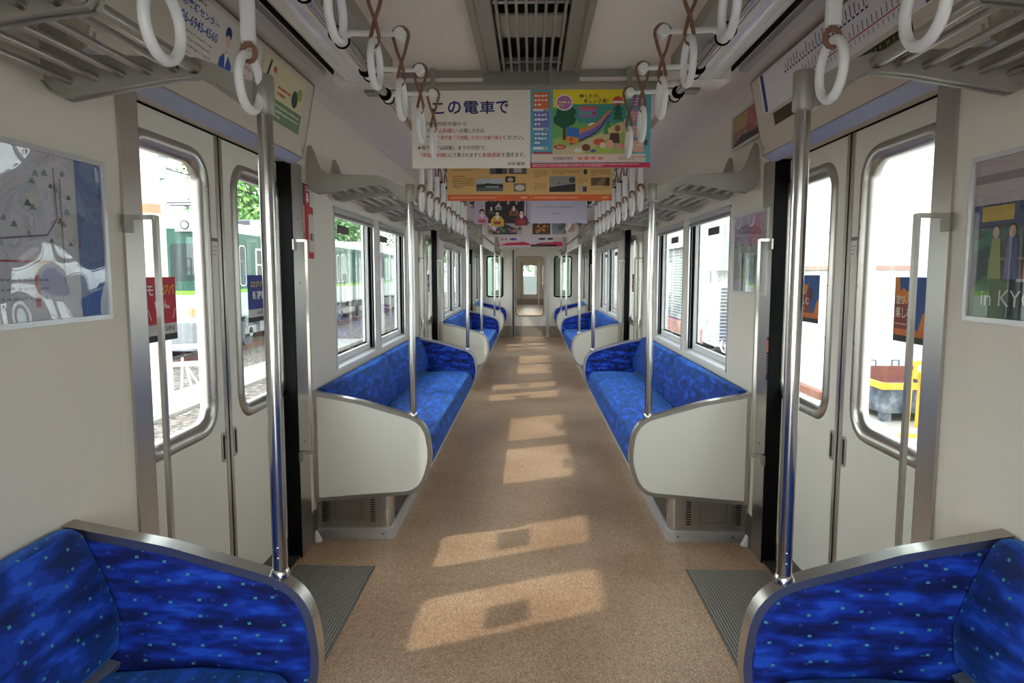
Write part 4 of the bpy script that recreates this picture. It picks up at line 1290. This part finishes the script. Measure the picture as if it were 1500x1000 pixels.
def festival(B, w, h):
    B.rect(0, 0, w, h, flat((66, 76, 74)), 1); B.rect(0, h - .105, w, h, flat((190, 180, 182)), 2); B.rect(0, h - .055, w, h - .035, flat((140, 126, 128)), 3); B.rect(0, h - .155, w, h - .105, flat((56, 66, 110)), 2)
    B.rect(.03, h - .145, .14, h - .11, flat((196, 166, 66)), 3); B.poly([(.0, h - .19), (.1, h - .165), (.16, h - .155), (.16, h - .18), (0, h - .215)], flat((66, 104, 92)), 3)
    for u, c in ((.085, (150, 158, 90)), (.14, (110, 112, 150)), (.20, (190, 120, 100)), (.27, (120, 140, 150)), (.33, (180, 170, 110))):
        B.poly([(u - .024, h - .28), (u + .024, h - .28), (u + .014, h - .185), (u - .014, h - .185)], flat(c), 4); B.ell(u, h - .172, .011, .014, flat((206, 176, 160)), 5); B.ell(u, h - .165, .012, .011, flat((40, 34, 34)), 4)
    B.poly([(0, .0), (.12, 0), (.14, .08), (.05, .1), (0, .06)], flat((88, 116, 74)), 2); B.rect(.06, .135, .36, .14, flat((150, 130, 80)), 3)
    B.text('in KYOTO', .045, .028, .27, .038, flat((226, 226, 222)), 5)
    B.rect(.16, .085, .2, .092, flat((190, 190, 186)), 4)
wposter(1, 1.205, 1.735, 1.230, 1.625, 'framed dark festival poster reading in KYOTO on the nearest right wall panel', festival)
def pink(B, w, h):
    B.rect(0, 0, w, h, flat((150, 156, 158)), 1); B.rect(0, h * .62, w, h, flat((166, 160, 188)), 2); B.poly([(w * .45, h * .62), (w, h * .66), (w, h), (w * .55, h)], flat((196, 130, 158)), 3)
    rnd = random.Random(8)
    for k in range(40):
        u, v = rnd.random() * w, h * (.62 + .36 * rnd.random()); B.line(u, v, u + .03 * rnd.uniform(-1, 1), min(h, v + .05 * rnd.random()), .003, flat((186, 180, 206) if k % 2 else (176, 100, 136)), 4)
    for k in range(9):
        u = w * (.08 + .1 * k); B.ell(u, h * (.4 + .1 * math.sin(k * 2)), .02, .05, flat(((110, 116, 116), (190, 196, 196), (90, 110, 90))[k % 3]), 3)
    for u in (.5, .58): B.line(w * u, h * .06, w * (u - .07), h * .6, .007, flat((206, 212, 208)), 5)
    B.ell(w * .28, h * .25, .03, .05, flat((140, 180, 110)), 4); B.rect(0, 0, w, h * .16, flat((182, 182, 192)), 3); B.poly([(w * .3, 0), (w * .6, 0), (w * .45, h * .2)], flat((200, 196, 206)), 4); B.ell(w * .66, h * .06, .03, .02, flat((170, 200, 110)), 5)
wposter(1, 3.175, 3.71, 1.245, 1.645, 'framed pale poster with pink sky on the right wall by the first long bench', pink)
def bloom(B, w, h):
    B.rect(0, 0, w, h, flat((150, 112, 96)), 1); B.rect(0, h * .5, w * .5, h, flat((176, 148, 104)), 2); B.rect(w * .5, h * .4, w, h, flat((176, 96, 110)), 2); B.poly([(0, 0), (w, 0), (w, h * .2), (w * .3, h * .3), (0, h * .1)], flat((64, 50, 52)), 3)
    rnd = random.Random(4)
    for k in range(30): B.ell(rnd.random() * w, h * (.25 + .7 * rnd.random()), .008, .008, flat(((200, 150, 150), (190, 170, 120), (140, 70, 80))[k % 3]), 4, 8)
wposter(1, 3.20, 3.66, 1.975, 2.15, 'small red brown landscape poster above the right luggage rack', bloom, None, 1.054)
for s, y, z1, lab in ((-1, 3.285, 1.665, 'red handled emergency cabinet on the left wall beside the near door'), (1, 6.20, 1.70, 'red handled emergency cabinet on the right wall beyond the first long bench')):
    t = thing('emergency_cabinet', lab, 'cabinet', (s * 1.08, y + .07, z1 - .24))
    m = MB(); m.box(s * 1.079, s * 1.0898, y, y + .13, z1 - .24, z1, flat((206, 200, 190))); m.build('case', t)
    m = MB(); m.box(s * 1.073, s * 1.0791, y - .004, y + .03, z1 - .245, z1 + .004, flat((190, 24, 40))); m.box(s * 1.073, s * 1.0791, y + .03, y + .1, z1 - .03, z1 + .004, flat((190, 24, 40))); m.box(s * 1.073, s * 1.0791, y + .03, y + .1, z1 - .245, z1 - .215, flat((190, 24, 40))); m.build('red_edge', t)
    m = MB(); m.cyl((s * 1.079, y + .085, z1 - .14), (s * 1.072, y + .085, z1 - .14), .018, 'steeld', 14); m.build('knob', t)
    B = Board((s * 1.0885, y if s < 0 else y + .16, z1 + .008), (0, 1, 0) if s < 0 else (0, -1, 0), (0, 0, 1))
    B.rect(0, 0, .1, .105, flat((186, 34, 46)), 1); B.rect(.1, 0, .16, .105, flat((222, 216, 214)), 1); B.rect(0, 0, .025, .105, flat((70, 60, 60)), 2)
    B.text('SOS', .032, .072, .06, .024, WHT, 3, .02); B.poly([(.05, .062), (.075, .062), (.075, .035), (.085, .035), (.0625, .012), (.04, .035), (.05, .035)], WHT, 3); B.lines(.105, .01, .155, .095, 6, flat((120, 112, 112)), 3, .4)
    tag(B.build('safety_sign', None), 'red and white safety sign on the %s wall above the red cabinet' % SIDE[s], 'sign')
# small orange label beside the right near door
B = Board((1.0815, 3.122, .86), (0, -1, 0), (0, 0, 1)); B.rect(-.012, 0, .012, .2, flat((30, 28, 28)), 1); B.rect(-.01, .13, .01, .185, flat((214, 106, 52)), 2); B.lines(-.008, .02, .008, .12, 8, flat((190, 186, 180)), 2, .4)
tag(B.build('warning_label', None), 'narrow black and orange label on the far post of the first right door', 'label')

# ================================================================ the next car, seen through the end door
N0, N1 = 15.15, 29.6
m = MB()
for s in (-1, 1):
    y = N0
    for c in (17.0, 22.6):
        for (a, b) in ((c - 1.0, c + .9), (c + 1.5, c + 2.5)):
            m.box(s * 1.09, s * 1.15, y, a, 0, 2.25, 'laminate'); m.box(s * 1.09, s * 1.15, a, b, 0, .82, 'laminate'); m.box(s * 1.09, s * 1.15, a, b, 1.72, 2.25, 'laminate'); y = b
    m.box(s * 1.09, s * 1.15, y, N1, 0, 2.25, 'laminate')
    holed(m, 'y', N0, N0 + .05, (min(s * .36, s * 1.15), max(s * .36, s * 1.15), 0, 2.25), (min(s * .52, s * .86), max(s * .52, s * .86), .87, 1.70, .04), 'laminate')
    m.box(s * .36, s * .42, Y1 + .061, N0 - .001, 0, 2.0, 'dark')
m.box(-.36, .36, N0, N0 + .05, 1.86, 2.25, 'laminate')
struct(m.build('wall_next_car'), 'cream walls of the next car beyond the end door', 'wall')
m = MB(); m.box(-1.15, 1.15, N0, N1, -.06, 0, 'floor'); m.box(-.42, .42, Y1 + .061, N0, -.05, -.005, 'steeld'); struct(m.build('floor_next_car'), 'tan floor of the next car beyond the end door', 'floor')
m = MB(); m.box(-1.15, 1.15, N0, N1, 2.25, 2.3, 'ceil'); m.box(-.42, .42, Y1 + .061, N0, 2.0, 2.05, 'dark'); struct(m.build('ceiling_next_car'), 'pale ceiling of the next car beyond the end door', 'ceiling')
m = MB(); holed(m, 'y', N1, N1 + .05, (-1.15, 1.15, 0, 2.3), (-.30, .28, .46, 1.70, .06), 'laminate'); m.box(-.41, -.36, N1 - .02, N1, 0, 1.86, 'steeld'); m.box(.34, .39, N1 - .02, N1, 0, 1.86, 'steel'); m.box(-1.09, 1.09, N1 - .01, N1, 0, .27, 'dado'); struct(m.build('wall_next_car_end'), 'cream far end wall of the next car with a tall window', 'wall')
bench(-1, 16.3, 19.3, 'blue bench on the left in the next car'); bench(1, 16.3, 19.3, 'blue bench on the right in the next car')
m = MB(); m.box(-1.2, 1.2, N1 + .9, N1 + 1.0, -.9, 1.25, flat((70, 88, 84)))
tag(m.build('parked_car_front'), 'pale front of another train car beyond the next car', 'train')

# ================================================================ outside, left
G = -1.0
def ballast():
    mt = pmat('ballast', (128, 116, 106), .9)
    noise_mix(mt, 9, [(46, 40, 36), (92, 80, 72), (120, 108, 100), (156, 148, 142)], [.3, .46, .58, .72], detail=8)
    nt = mt.node_tree; b = nt.nodes['Principled BSDF']; t = nt.nodes.new('ShaderNodeTexCoord'); v = nt.nodes.new('ShaderNodeTexVoronoi'); v.inputs['Scale'].default_value = 14
    bp = nt.nodes.new('ShaderNodeBump'); bp.inputs['Distance'].default_value = .06; nt.links.new(t.outputs['Object'], v.inputs['Vector']); nt.links.new(v.outputs['Distance'], bp.inputs['Height']); nt.links.new(bp.outputs[0], b.inputs['Normal'])
    return mt
BAL = ballast()
CON = noise_mix(pmat('pale_concrete', (176, 172, 164), .9), 3, [(134, 131, 124), (152, 149, 142)], [.35, .65])
m = MB(); m.box(-60, -1.4, -12, 90, G - .2, G, BAL); m.box(-1.4, 1.4, -12, 90, G - .2, G - .05, BAL); struct(m.build('ground_ballast'), 'grey brown track ballast left of the train', 'ground')
m = MB(); m.box(1.4, 60, -12, 90, G - .2, G, CON); struct(m.build('ground_concrete'), 'pale concrete yard right of the train', 'ground')
m = MB(); m.box(-7.0, -5.9, -10, 24, G, G + .05, CON); struct(m.build('walkway'), 'pale concrete walkway strip between the tracks', 'path')
RUST = pmat('rusty_rail', (112, 78, 62), .7, .3)
for x in (-8.95, -10.35):
    m = MB(); m.box(x - .07, x + .07, -10, 80, G, G + .02, RUST); m.box(x - .012, x + .012, -10, 80, G + .02, G + .13, RUST); m.box(x - .035, x + .035, -10, 80, G + .13, G + .17, RUST)
    tag(m.build('rail'), 'rusty rail under the green train, %s one' % ('nearer' if x > -9.5 else 'farther'), 'rail')
GREEN = pmat('green_paint', (0, 70, 56), .45); LIME = pmat('lime_paint', (110, 160, 24), .45); CREAM = pmat('train_white', (164, 168, 164), .45); ROOF = pmat('train_roof', (178, 182, 184), .6)
WGL = pmat('dark_train_glass', (30, 46, 46), .3, spec=.25); UND = pmat('underframe', (74, 76, 80), .7); UNL = pmat('underframe_light', (124, 126, 130), .6)
def coach(y0, y1, front, label):
    xs, xf = -8.4, -10.9
    t = thing('commuter_train_car', label, 'train', ((xs + xf) / 2, (y0 + y1) / 2, G))
    m = MB()
    r = .3 if front else .02
    def shell(z0, z1, mat):
        m.prism(round_poly([(xs, y0, r), (xf, y0, r), (xf, y1, .02), (xs, y1, .02)], 5), 'z', z0, z1, mat, True)
    shell(.10, .80, CREAM); shell(.80, .91, LIME); shell(.91, 2.5, GREEN)
    prof = [(xs, 2.5), (xs - .06, 2.66), (xs - .3, 2.82), (xs - 1.25, 2.92), (xf + .3, 2.82), (xf + .06, 2.66), (xf, 2.5)]
    m.build('body', t)
    m = MB(); m.prism(prof, 'y', y0 + .05, y1 - .05, ROOF, False); m.build('roof', t)
    # side: doors and windows
    L = y1 - y0
    for d in (.14, .5, .86):
        yc = y0 + L * d
        for q in (-1, 1):
            a, b = (yc - .66, yc - .02) if q < 0 else (yc + .02, yc + .66)
            m = MB(); m.ringprism(rrect(a, b, .12, 2.3, .03, 2), rrect(a + .012, b - .012, .132, 2.288, .025, 2), 'x', xs - .005, xs + .008, flat((10, 84, 68))); dd = m.build('door', t)
            m = MB(); m.prism(rrect(a + .13, b - .13, 1.02, 2.14, .1, 4), 'x', xs - .01, xs + .012, WGL); m.ringprism(rrect(a + .10, b - .10, .99, 2.17, .12, 4), rrect(a + .13, b - .13, 1.02, 2.14, .1, 4), 'x', xs - .01, xs + .018, 'alu_l'); m.build('window', dd)
    for d in (.27, .38, .62, .73):
        yc = y0 + L * d
        m = MB(); m.ringprism(rrect(yc - .62, yc + .62, 1.10, 2.12, .05, 2), rrect(yc - .56, yc + .56, 1.16, 2.06, .04, 2), 'x', xs - .005, xs + .02, 'sash'); m.box(xs, xs + .016, yc - .56, yc + .56, 1.6, 1.64, 'sash'); m.box(xs, xs + .016, yc - .02, yc + .02, 1.16, 2.06, 'sash'); w = m.build('window', t)
        m = MB(); m.box(xs - .005, xs + .008, yc - .56, yc + .56, 1.16, 2.06, WGL); m.build('pane', w)
    # bogies and boxes below
    for d in (.16, .84):
        yc = y0 + L * d
        m = MB()
        for q in (-.8, .8):
            m.cyl((xs - .25, yc + q, G + .6), (xs - .38, yc + q, G + .6), .42, UND, 20); m.cyl((xs - .12, yc + q, G + .6), (xs - .25, yc + q, G + .6), .14, UNL, 12)
        m.box(xs - .22, xs - .12, yc - 1.2, yc + 1.2, G + .55, G + .78, UNL); m.box(xs - .3, xs - .1, yc - .3, yc + .3, G + .45, G + .95, UND)
        for q in (-.45, .45): m.tube([(xs - .16, yc + q, G + .78), (xs - .16, yc + q, G + 1.08)], .09, UNL, 10)
        m.build('bogie', t)
    rnd = random.Random(int(y0)); yy = y0 + L * .27
    while yy < y0 + L * .73:
        w = rnd.uniform(.5, 1.2); m = MB(); m.box(xs - .7, xs - rnd.uniform(.06, .2), yy, yy + w, G + rnd.uniform(.35, .55), .10, rnd.choice([UND, UNL])); m.build('equipment_box', t); yy += w + .15
    m = MB(); m.box(xf + .3, xs - .3, y0 + .2, y1 - .2, -.25, .1, UND); m.build('underframe', t)
    if front:
        y = y0
        xm = (xs + xf) / 2
        for (a, b, z0, z1, nm) in ((xm + .42, xs - .14, 1.15, 2.12, 'windscreen'), (xf + .14, xm - .42, 1.15, 2.12, 'windscreen'), (xm - .25, xm + .25, 1.0, 2.14, 'end_door_window')):
            m = MB(); m.prism(rrect(a, b, z0, z1, .08, 4), 'y', y - .015, y + .005, WGL); m.ringprism(rrect(a - .04, b + .04, z0 - .04, z1 + .04, .1, 4), rrect(a, b, z0, z1, .08, 4), 'y', y - .02, y + .005, flat((12, 80, 66))); m.build(nm, t)
        m = MB(); m.box(xs - .62, xs - .08, y - .12, y + .3, 2.42, 2.74, 'white'); hl = m.build('headlight_housing', t)
        m = MB(); m.tube([(xs - .36, y - .12, 2.58), (xs - .36, y - .15, 2.58)], .12, UND, 18); m.tube([(xs - .36, y - .15, 2.58), (xs - .36, y - .155, 2.58)], .08, 'white', 16); m.build('headlight', hl)
        m = MB(); m.box(xs - .4, xs - .12, y - .03, y, .25, .45, flat((226, 120, 70))); m.box(xf + .12, xf + .4, y - .03, y, .25, .45, flat((226, 120, 70))); m.build('marker_lamp', t)
        m = MB(); m.prism([(xf + .2, y - .3), (xs - .2, y - .3), (xs - .05, y + .2), (xf + .05, y + .2)], 'z', -.62, .1, UNL); m.build('skirt', t)
        # folded pantograph
        m = MB(); yp = y0 + 3.2; xc = (xs + xf) / 2
        for q in (-.6, .6):
            m.tube([(xc + q, yp - .9, 3.0), (xc + q * .9, yp + .9, 3.16), (xc + q * .8, yp - .6, 3.34)], .03, UND, 6)
        for z in (3.34, 3.40): m.tube([(xc - .9, yp - .6 - (z - 3.34) * 3, z), (xc + .9, yp - .6 - (z - 3.34) * 3, z)], .03, UND, 6)
        m.box(xc - .8, xc + .8, yp - 1, yp - .9, 2.88, 3.02, UND); m.box(xc - .8, xc + .8, yp + .9, yp + 1, 2.88, 3.02, UND); m.build('pantograph', t)
    for q in (.35, .7):
        m = MB(); m.box(xf + .5, xs - .5, y0 + L * q, y0 + L * q + 1.6, 2.86, 3.12, ROOF); m.build('roof_unit', t)
    return t
coach(17.4, 32.2, True, 'green and white train car with roof headlight standing on the next track')
coach(32.8, 47.6, False, 'second green and white train car coupled behind the first')
# poles, signal box, posts
m = MB(); m.tube([(-6.72, 12, G), (-6.72, 12, 2.40)], .2, flat((206, 186, 166)), 18); m.tube([(-6.72, 12, 2.40), (-6.72, 12, 2.56)], .201, flat((226, 120, 90)), 18); m.tube([(-6.72, 12, 2.56), (-6.72, 12, 7)], .198, flat((206, 186, 166)), 18)
tag(m.build('concrete_pole'), 'thick beige concrete pole with an orange band beside the walkway', 'pole')
m = MB(); m.tube([(-7.02, 13, G), (-7.02, 13, 3.6)], .055, flat((200, 216, 224)), 12)
t = thing('signal_post', 'slim pale blue steel post carrying a grey equipment box', 'post', (-7.02, 13, G)); m.build('post', t)
m = MB(); m.box(-7.12, -6.84, 12.78, 12.98, 3.12, 3.52, flat((150, 156, 164))); m.box(-7.15, -6.81, 12.76, 13.0, 3.52, 3.55, flat((120, 126, 134))); bx = m.build('equipment_box', t)
m = MB(); m.box(-7.08, -6.98, 12.77, 12.779, 3.2, 3.46, flat((92, 98, 106))); m.build('box_door', bx)
m = MB(); m.box(-6.84, -6.5, 12.9, 12.93, 3.3, 3.33, 'steeld'); m.box(-6.52, -6.5, 12.9, 12.93, 3.05, 3.33, 'steeld'); m.build('cable_arm', t)
t = thing('trackside_post', 'grey trackside post with a dark cabinet between the walkway and the second car', 'post', (-5.5, 25, G))
m = MB(); m.tube([(-5.5, 25, G), (-5.5, 25, 3.6)], .12, flat((176, 178, 178)), 14); m.build('post', t)
m = MB(); m.box(-5.68, -5.32, 24.75, 24.88, 1.2, 2.1, flat((70, 76, 80))); m.build('cabinet', t)
t = thing('track_barrier', 'white plank barrier with yellow and black striped post on the walkway', 'barrier', (-6.7, 12.4, G))
for z in (.0, -.32):
    m = MB(); m.prism([(-6.92, z - .07), (-6.08, z - .02), (-6.08, z + .07), (-6.92, z + .02)], 'y', 12.35, 12.38, 'white'); m.build('plank', t)
m = MB()
for k in range(8): m.box(-7.0, -6.9, 12.34, 12.44, -.5 + k * .08, -.42 + k * .08, flat((236, 200, 50)) if k % 2 else flat((30, 30, 30)))
for k in range(3): m.box(-6.12, -6.05, 12.33, 12.40, -.1 + k * .08, -.02 + k * .08, flat((236, 200, 50)) if k % 2 == 0 else flat((30, 30, 30)))
m.build('striped_post', t)
for (a, b) in (((-6.45, 12.4, -.2), (-6.5, 12.4, G + .05)), ((-6.4, 12.4, -.3), (-6.15, 12.2, G + .05)), ((-6.42, 12.4, -.3), (-6.3, 12.9, G + .05)), ((-6.95, 12.4, -.5), (-6.95, 12.4, G + .05))):
    m = MB(); m.tube([a, b], .022, 'white', 8); m.build('leg', t)
for k, (x, z, sag) in enumerate(((-9.6, 4.1, .0), (-9.6, 4.9, .25), (-7.6, 4.4, .2), (-6.3, 5.2, .3))):
    m = MB(); m.tube([(x, -10 + 10 * i, z - sag * math.sin(math.pi * ((i * 10) % 40) / 40.0)) for i in range(6)], .018, 'black', 6)
    tag(m.build('overhead_wire'), ['contact wire over the green train', 'messenger wire above the contact wire', 'power cable over the walkway', 'topmost cable over the concrete pole'][k], 'wire')
# trees
def leafmat(name, cols):
    mt = pmat(name, cols[1], .6); return noise_mix(mt, 1.5, cols, [.35, .5, .65])
LEAF = [leafmat('leaf_a', [(50, 92, 36), (88, 140, 56), (150, 190, 96)]), leafmat('leaf_b', [(42, 84, 44), (70, 122, 60), (124, 170, 90)])]
BARK = pmat('bark', (92, 76, 62), .9)
def tree(x, y, h, r, k, label):
    t = thing('broadleaf_tree', label, 'tree', (x, y, G), 'trees beyond the tracks')
    m = MB(); m.tube([(x, y, G), (x + .1, y, G + h * .3), (x - .1, y + .1, G + h * .55), (x, y, G + h * .8)], [.3, .24, .16, .05], BARK, 8)
    for q in range(5):
        a = q * 1.26; m.tube([(x, y, G + h * (.3 + .06 * q)), (x + r * .6 * math.cos(a), y + r * .6 * math.sin(a), G + h * (.5 + .07 * q))], [.11, .03], BARK, 6)
    m.build('trunk', t)
    rnd = random.Random(int(x * 7 + y)); m = MB()
    blobs = [(x + rnd.uniform(-.6, .6) * r, y + rnd.uniform(-.6, .6) * r, G + h * rnd.uniform(.42, .88), r * rnd.uniform(.35, .6)) for _ in range(11)]
    vs = []; fs = []
    for i in range(2600):
        bx, by, bz, br = blobs[i % len(blobs)]
        d = Vector((rnd.gauss(0, 1), rnd.gauss(0, 1), rnd.gauss(0, 1))); d.normalize(); p = Vector((bx, by, bz)) + d * br * rnd.uniform(.7, 1.05)
        u = Vector((rnd.gauss(0, 1), rnd.gauss(0, 1), rnd.gauss(0, 1))); u.normalize(); v = u.cross(d); v.normalize(); sz = rnd.uniform(.10, .24)
        o = len(vs); vs += [p - u * sz, p + v * sz * .6, p + u * sz, p - v * sz * .6]; fs.append((o, o + 1, o + 2, o + 3))
    m.add(vs, fs, LEAF[k]); m.build('foliage', t, kind='stuff')
for i, (x, y, h, r, k, lb) in enumerate(((-17.5, 43, 10.5, 2.6, 0, 'tall bright green tree right behind the roof of the first green car'), (-15.0, 51, 9.5, 3.0, 1, 'dark green tree behind the second green car'), (-16, 62, 11, 3.6, 0, 'wide bright tree beyond the end of the second green car'), (-29, 66, 14, 5, 1, 'tall dark tree farther back on the left slope'), (-6, 62, 9, 4, 0, 'bright tree beyond the tracks near the aisle line'), (.5, 58, 8, 4, 1, 'leafy tree straight ahead beyond the last car'), (-11, 70, 10, 4, 1, 'distant dark tree between the tracks'))):
    tree(x, y, h, r, k, lb)

# ================================================================ outside, right
WH = pmat('white_siding', (206, 207, 206), .7); GR = pmat('grey_siding', (186, 190, 194), .7)
t = thing('white_shed', 'big white sheet clad building along the right side of the yard', 'building', (9.5, 11, G))
m = MB(); m.box(7.2, 12, -6, 12.3, G, 6.5, WH); m.build('wall', t)
for z in (2.05, 4.1):
    m = MB(); m.box(7.185, 7.2, -6, 12.3, z, z + .02, flat((150, 150, 150))); m.build('sheet_joint', t)
m = MB()
for z in (1.95, 3.0, 4.0):
    for k in range(30): m.cyl((7.2, -5 + k * .58, z), (7.185, -5 + k * .58, z), .018, 'steeld', 6)
m.build('rivet', t, kind='stuff')
m = MB(); m.tube([(7.12, 11.3, G), (7.12, 11.3, 6)], .05, flat((200, 208, 216)), 10); m.tube([(7.12, 8.35, .0), (7.12, 8.35, 6)], .06, flat((96, 112, 150)), 10); m.build('drainpipe', t)
t = thing('white_tank', 'low white tank with a rusty cap beyond the first right door', 'tank', (6.3, 14.5, G))
m = MB(); m.box(5.55, 7.1, 12.9, 16.0, G + .14, 1.42, WH); m.build('body', t); m = MB(); m.box(5.5, 7.15, 12.85, 16.05, 1.42, 1.5, flat((168, 128, 116))); m.build('cap', t); m = MB(); m.box(5.4, 7.2, 12.75, 16.1, G, G + .14, flat((140, 92, 76))); m.build('base_beam', t)
t = thing('shutter_building', 'white building with a roller shutter beyond the right windows', 'building', (8.5, 30, G))
m = MB(); m.box(5.95, 12, 17.5, 26.2, G, 6.0, WH); m.box(5.95, 12, 30.2, 60, G, 6.0, WH); m.box(5.95, 12, 26.2, 30.2, 2.4, 6.0, WH); m.box(6.3, 12, 26.2, 30.2, G, 2.4, WH); m.build('wall', t)
m = MB()
for k in range(26): m.prism([(6.10, G + .5 + k * .112), (6.07, G + .556 + k * .112), (6.10, G + .61 + k * .112), (6.14, G + .61 + k * .112), (6.14, G + .5 + k * .112)], 'y', 26.25, 30.15, flat((150, 153, 153)))
m.build('roller_shutter', t, kind='stuff')
m = MB(); m.box(5.9, 6.35, 17.5, 60, G, G + .45, flat((186, 132, 122))); m.build('red_plinth', t)
m = MB(); m.box(5.75, 12, 17.3, 60, 5.6, 5.75, GR); m.build('eaves', t)
m = MB(); m.tube([(5.9, 18.6, G), (5.9, 18.6, 5.6)], .05, flat((206, 210, 214)), 8); m.tube([(5.9, 22.8, G), (5.9, 22.8, 5.6)], .05, flat((206, 210, 214)), 8); m.build('drainpipe', t)
t = thing('wall_cabinet', 'white wall cabinet with ribbed side above the air conditioner', 'cabinet', (5.8, 21.2, 1.45))
m = MB(); m.box(5.55, 5.95, 20.3, 22.2, 1.45, 2.9, WH); m.build('body', t)
m = MB()
for k in range(4): m.box(5.6 + k * .08, 5.64 + k * .08, 20.27, 20.3, 1.5, 2.85, flat((190, 204, 212)))
m.build('rib', t)
t = thing('air_conditioner', 'tall white outdoor air conditioner with a slotted grille', 'air conditioner', (5.65, 20.8, G))
m = MB(); m.box(5.42, 5.82, 20.0, 21.6, G + .22, 1.05, WH); m.build('case', t)
m = MB()
for k in range(16): m.box(5.52, 5.76, 19.985, 20.0, -.62 + k * .10, -.565 + k * .10, flat((96, 98, 104)))
m.build('grille', t)
m = MB()
for z in (-.35, .45): m.ringprism([(20.8 + .34 * math.cos(a), z + .34 * math.sin(a)) for a in [2 * math.pi * k / 24 for k in range(24)]], [(20.8 + .30 * math.cos(a), z + .30 * math.sin(a)) for a in [2 * math.pi * k / 24 for k in range(24)]], 'x', 5.41, 5.42, flat((190, 194, 196)))
m.build('fan_ring', t)
m = MB()
for y in (20.1, 21.5): m.box(5.42, 5.82, y - .05, y + .05, G, G + .22, UND)
m.tube([(5.6, 20.0, -.6), (5.5, 19.8, -.75), (5.55, 19.6, -.92), (5.7, 19.5, -.98)], .03, 'white', 8); m.build('stand', t)
t = thing('white_bucket', 'white bucket on the ground beside the air conditioner', 'bucket', (5.6, 18.9, G))
m = MB(); m.tube([(5.6, 18.9, G), (5.6, 18.9, G + .36)], [.2, .24], WH, 20); m.build('pail', t); m = MB(); m.tube([(5.6, 18.9, G + .34), (5.6, 18.9, G + .38)], .255, WH, 20); m.build('rim', t)
SK = noise_mix(pmat('skip_paint', (84, 92, 104), .6, .2), 6, [(58, 64, 74), (92, 100, 112), (150, 152, 156)], [.35, .55, .75]); RB = pmat('skip_rust', (124, 78, 66), .9); YE = pmat('yellow_band', (226, 170, 50), .6)
t = thing('steel_skip', 'dark blue grey steel skip with a yellow top band', 'skip', (6.15, 11.4, G))
X0, X1, SY0, SY1, Z0, Z1 = 5.60, 6.75, 10.85, 12.1, G + .16, G + .62
m = MB()
for (a, b, c, d) in ((X0, X1, SY0, SY0 + .03), (X0, X1, SY1 - .03, SY1), (X0, X0 + .03, SY0 + .03, SY1 - .03), (X1 - .03, X1, SY0 + .03, SY1 - .03)): m.box(a, b, c, d, Z0, Z1 - .10, SK)
m.box(X0, X1, SY0, SY1, Z0 - .02, Z0, SK); m.build('body', t)
m = MB()
for (a, b, c, d) in ((X0 - .02, X1 + .02, SY0 - .02, SY0 + .035), (X0 - .02, X1 + .02, SY1 - .035, SY1 + .02), (X0 - .02, X0 + .035, SY0 + .035, SY1 - .035), (X1 - .035, X1 + .02, SY0 + .035, SY1 - .035)): m.box(a, b, c, d, Z1 - .10, Z1, YE)
m.build('top_band', t)
m = MB(); m.box(X0 + .031, X1 - .031, SY0 + .031, SY1 - .031, Z0, Z1 - .16, RB); m.box(X0 + .036, X1 - .036, SY1 - .06, SY1 - .036, Z1 - .16, Z1 + .12, RB); m.build('rusty_load', t)
for x in (X0 + .08, X1 - .08):
    for y in (SY0 + .08, SY1 - .08):
        m = MB(); m.box(x - .07, x + .07, y - .07, y + .07, G, Z0 - .02, SK); m.build('leg', t)
m = MB()
for x in (6.0, 6.4): m.tube([(x - .06, SY1 - .05, Z1 + .1), (x - .06, SY1 - .05, Z1 + .22), (x + .06, SY1 - .05, Z1 + .22), (x + .06, SY1 - .05, Z1 + .1)], .015, SK, 6)
m.build('lifting_eye', t)
t = thing('yellow_barrier', 'yellow folding barrier in front of the skip', 'barrier', (5.75, 10.2, G))
for (a, b) in (((5.72, 10.3, -.1), (5.50, 9.95, G)), ((5.80, 10.2, -.1), (5.95, 10.5, G)), ((5.72, 10.2, .05), (5.72, 10.2, -.2))):
    m = MB(); m.tube([a, b], .03, YE, 6); m.build('leg', t)
m = MB(); m.prism([(5.34, 9.85), (5.75, 9.7), (5.8, 9.8), (5.40, 9.98)], 'z', G, G + .03, YE); m.build('foot_plate', t)
m = MB(); m.box(5.66, 6.0, 10.18, 10.21, .0, .06, YE); m.build('top_bar', t)
t = thing('striped_post', 'yellow and white striped post beside the yellow barrier', 'post', (6.12, 10.4, G))
m = MB()
for k in range(9): m.tube([(6.12, 10.4, G + k * .12), (6.12, 10.4, G + k * .12 + .12)], .06, YE if k % 2 else flat((226, 224, 214)), 12)
m.build('pole', t); m = MB(); m.box(5.98, 6.26, 10.28, 10.52, G, G + .04, flat((200, 190, 160))); m.build('base', t)
t = thing('wall_bracket', 'pale steel bracket with a pipe on the white building wall', 'bracket', (7.1, 9.6, .4))
m = MB(); m.box(7.08, 7.199, 9.7, 9.75, .0, 1.1, flat((206, 208, 212))); m.box(6.95, 7.199, 9.6, 10.0, .0, .04, flat((196, 198, 204))); m.build('plate', t)
m = MB(); m.tube([(7.15, 9.7, 1.1), (7.15, 8.9, 1.1)], .03, flat((200, 204, 208)), 8); m.tube([(7.15, 9.7, .5), (7.15, 9.0, 1.1)], .012, 'steeld', 6); m.build('stay', t)
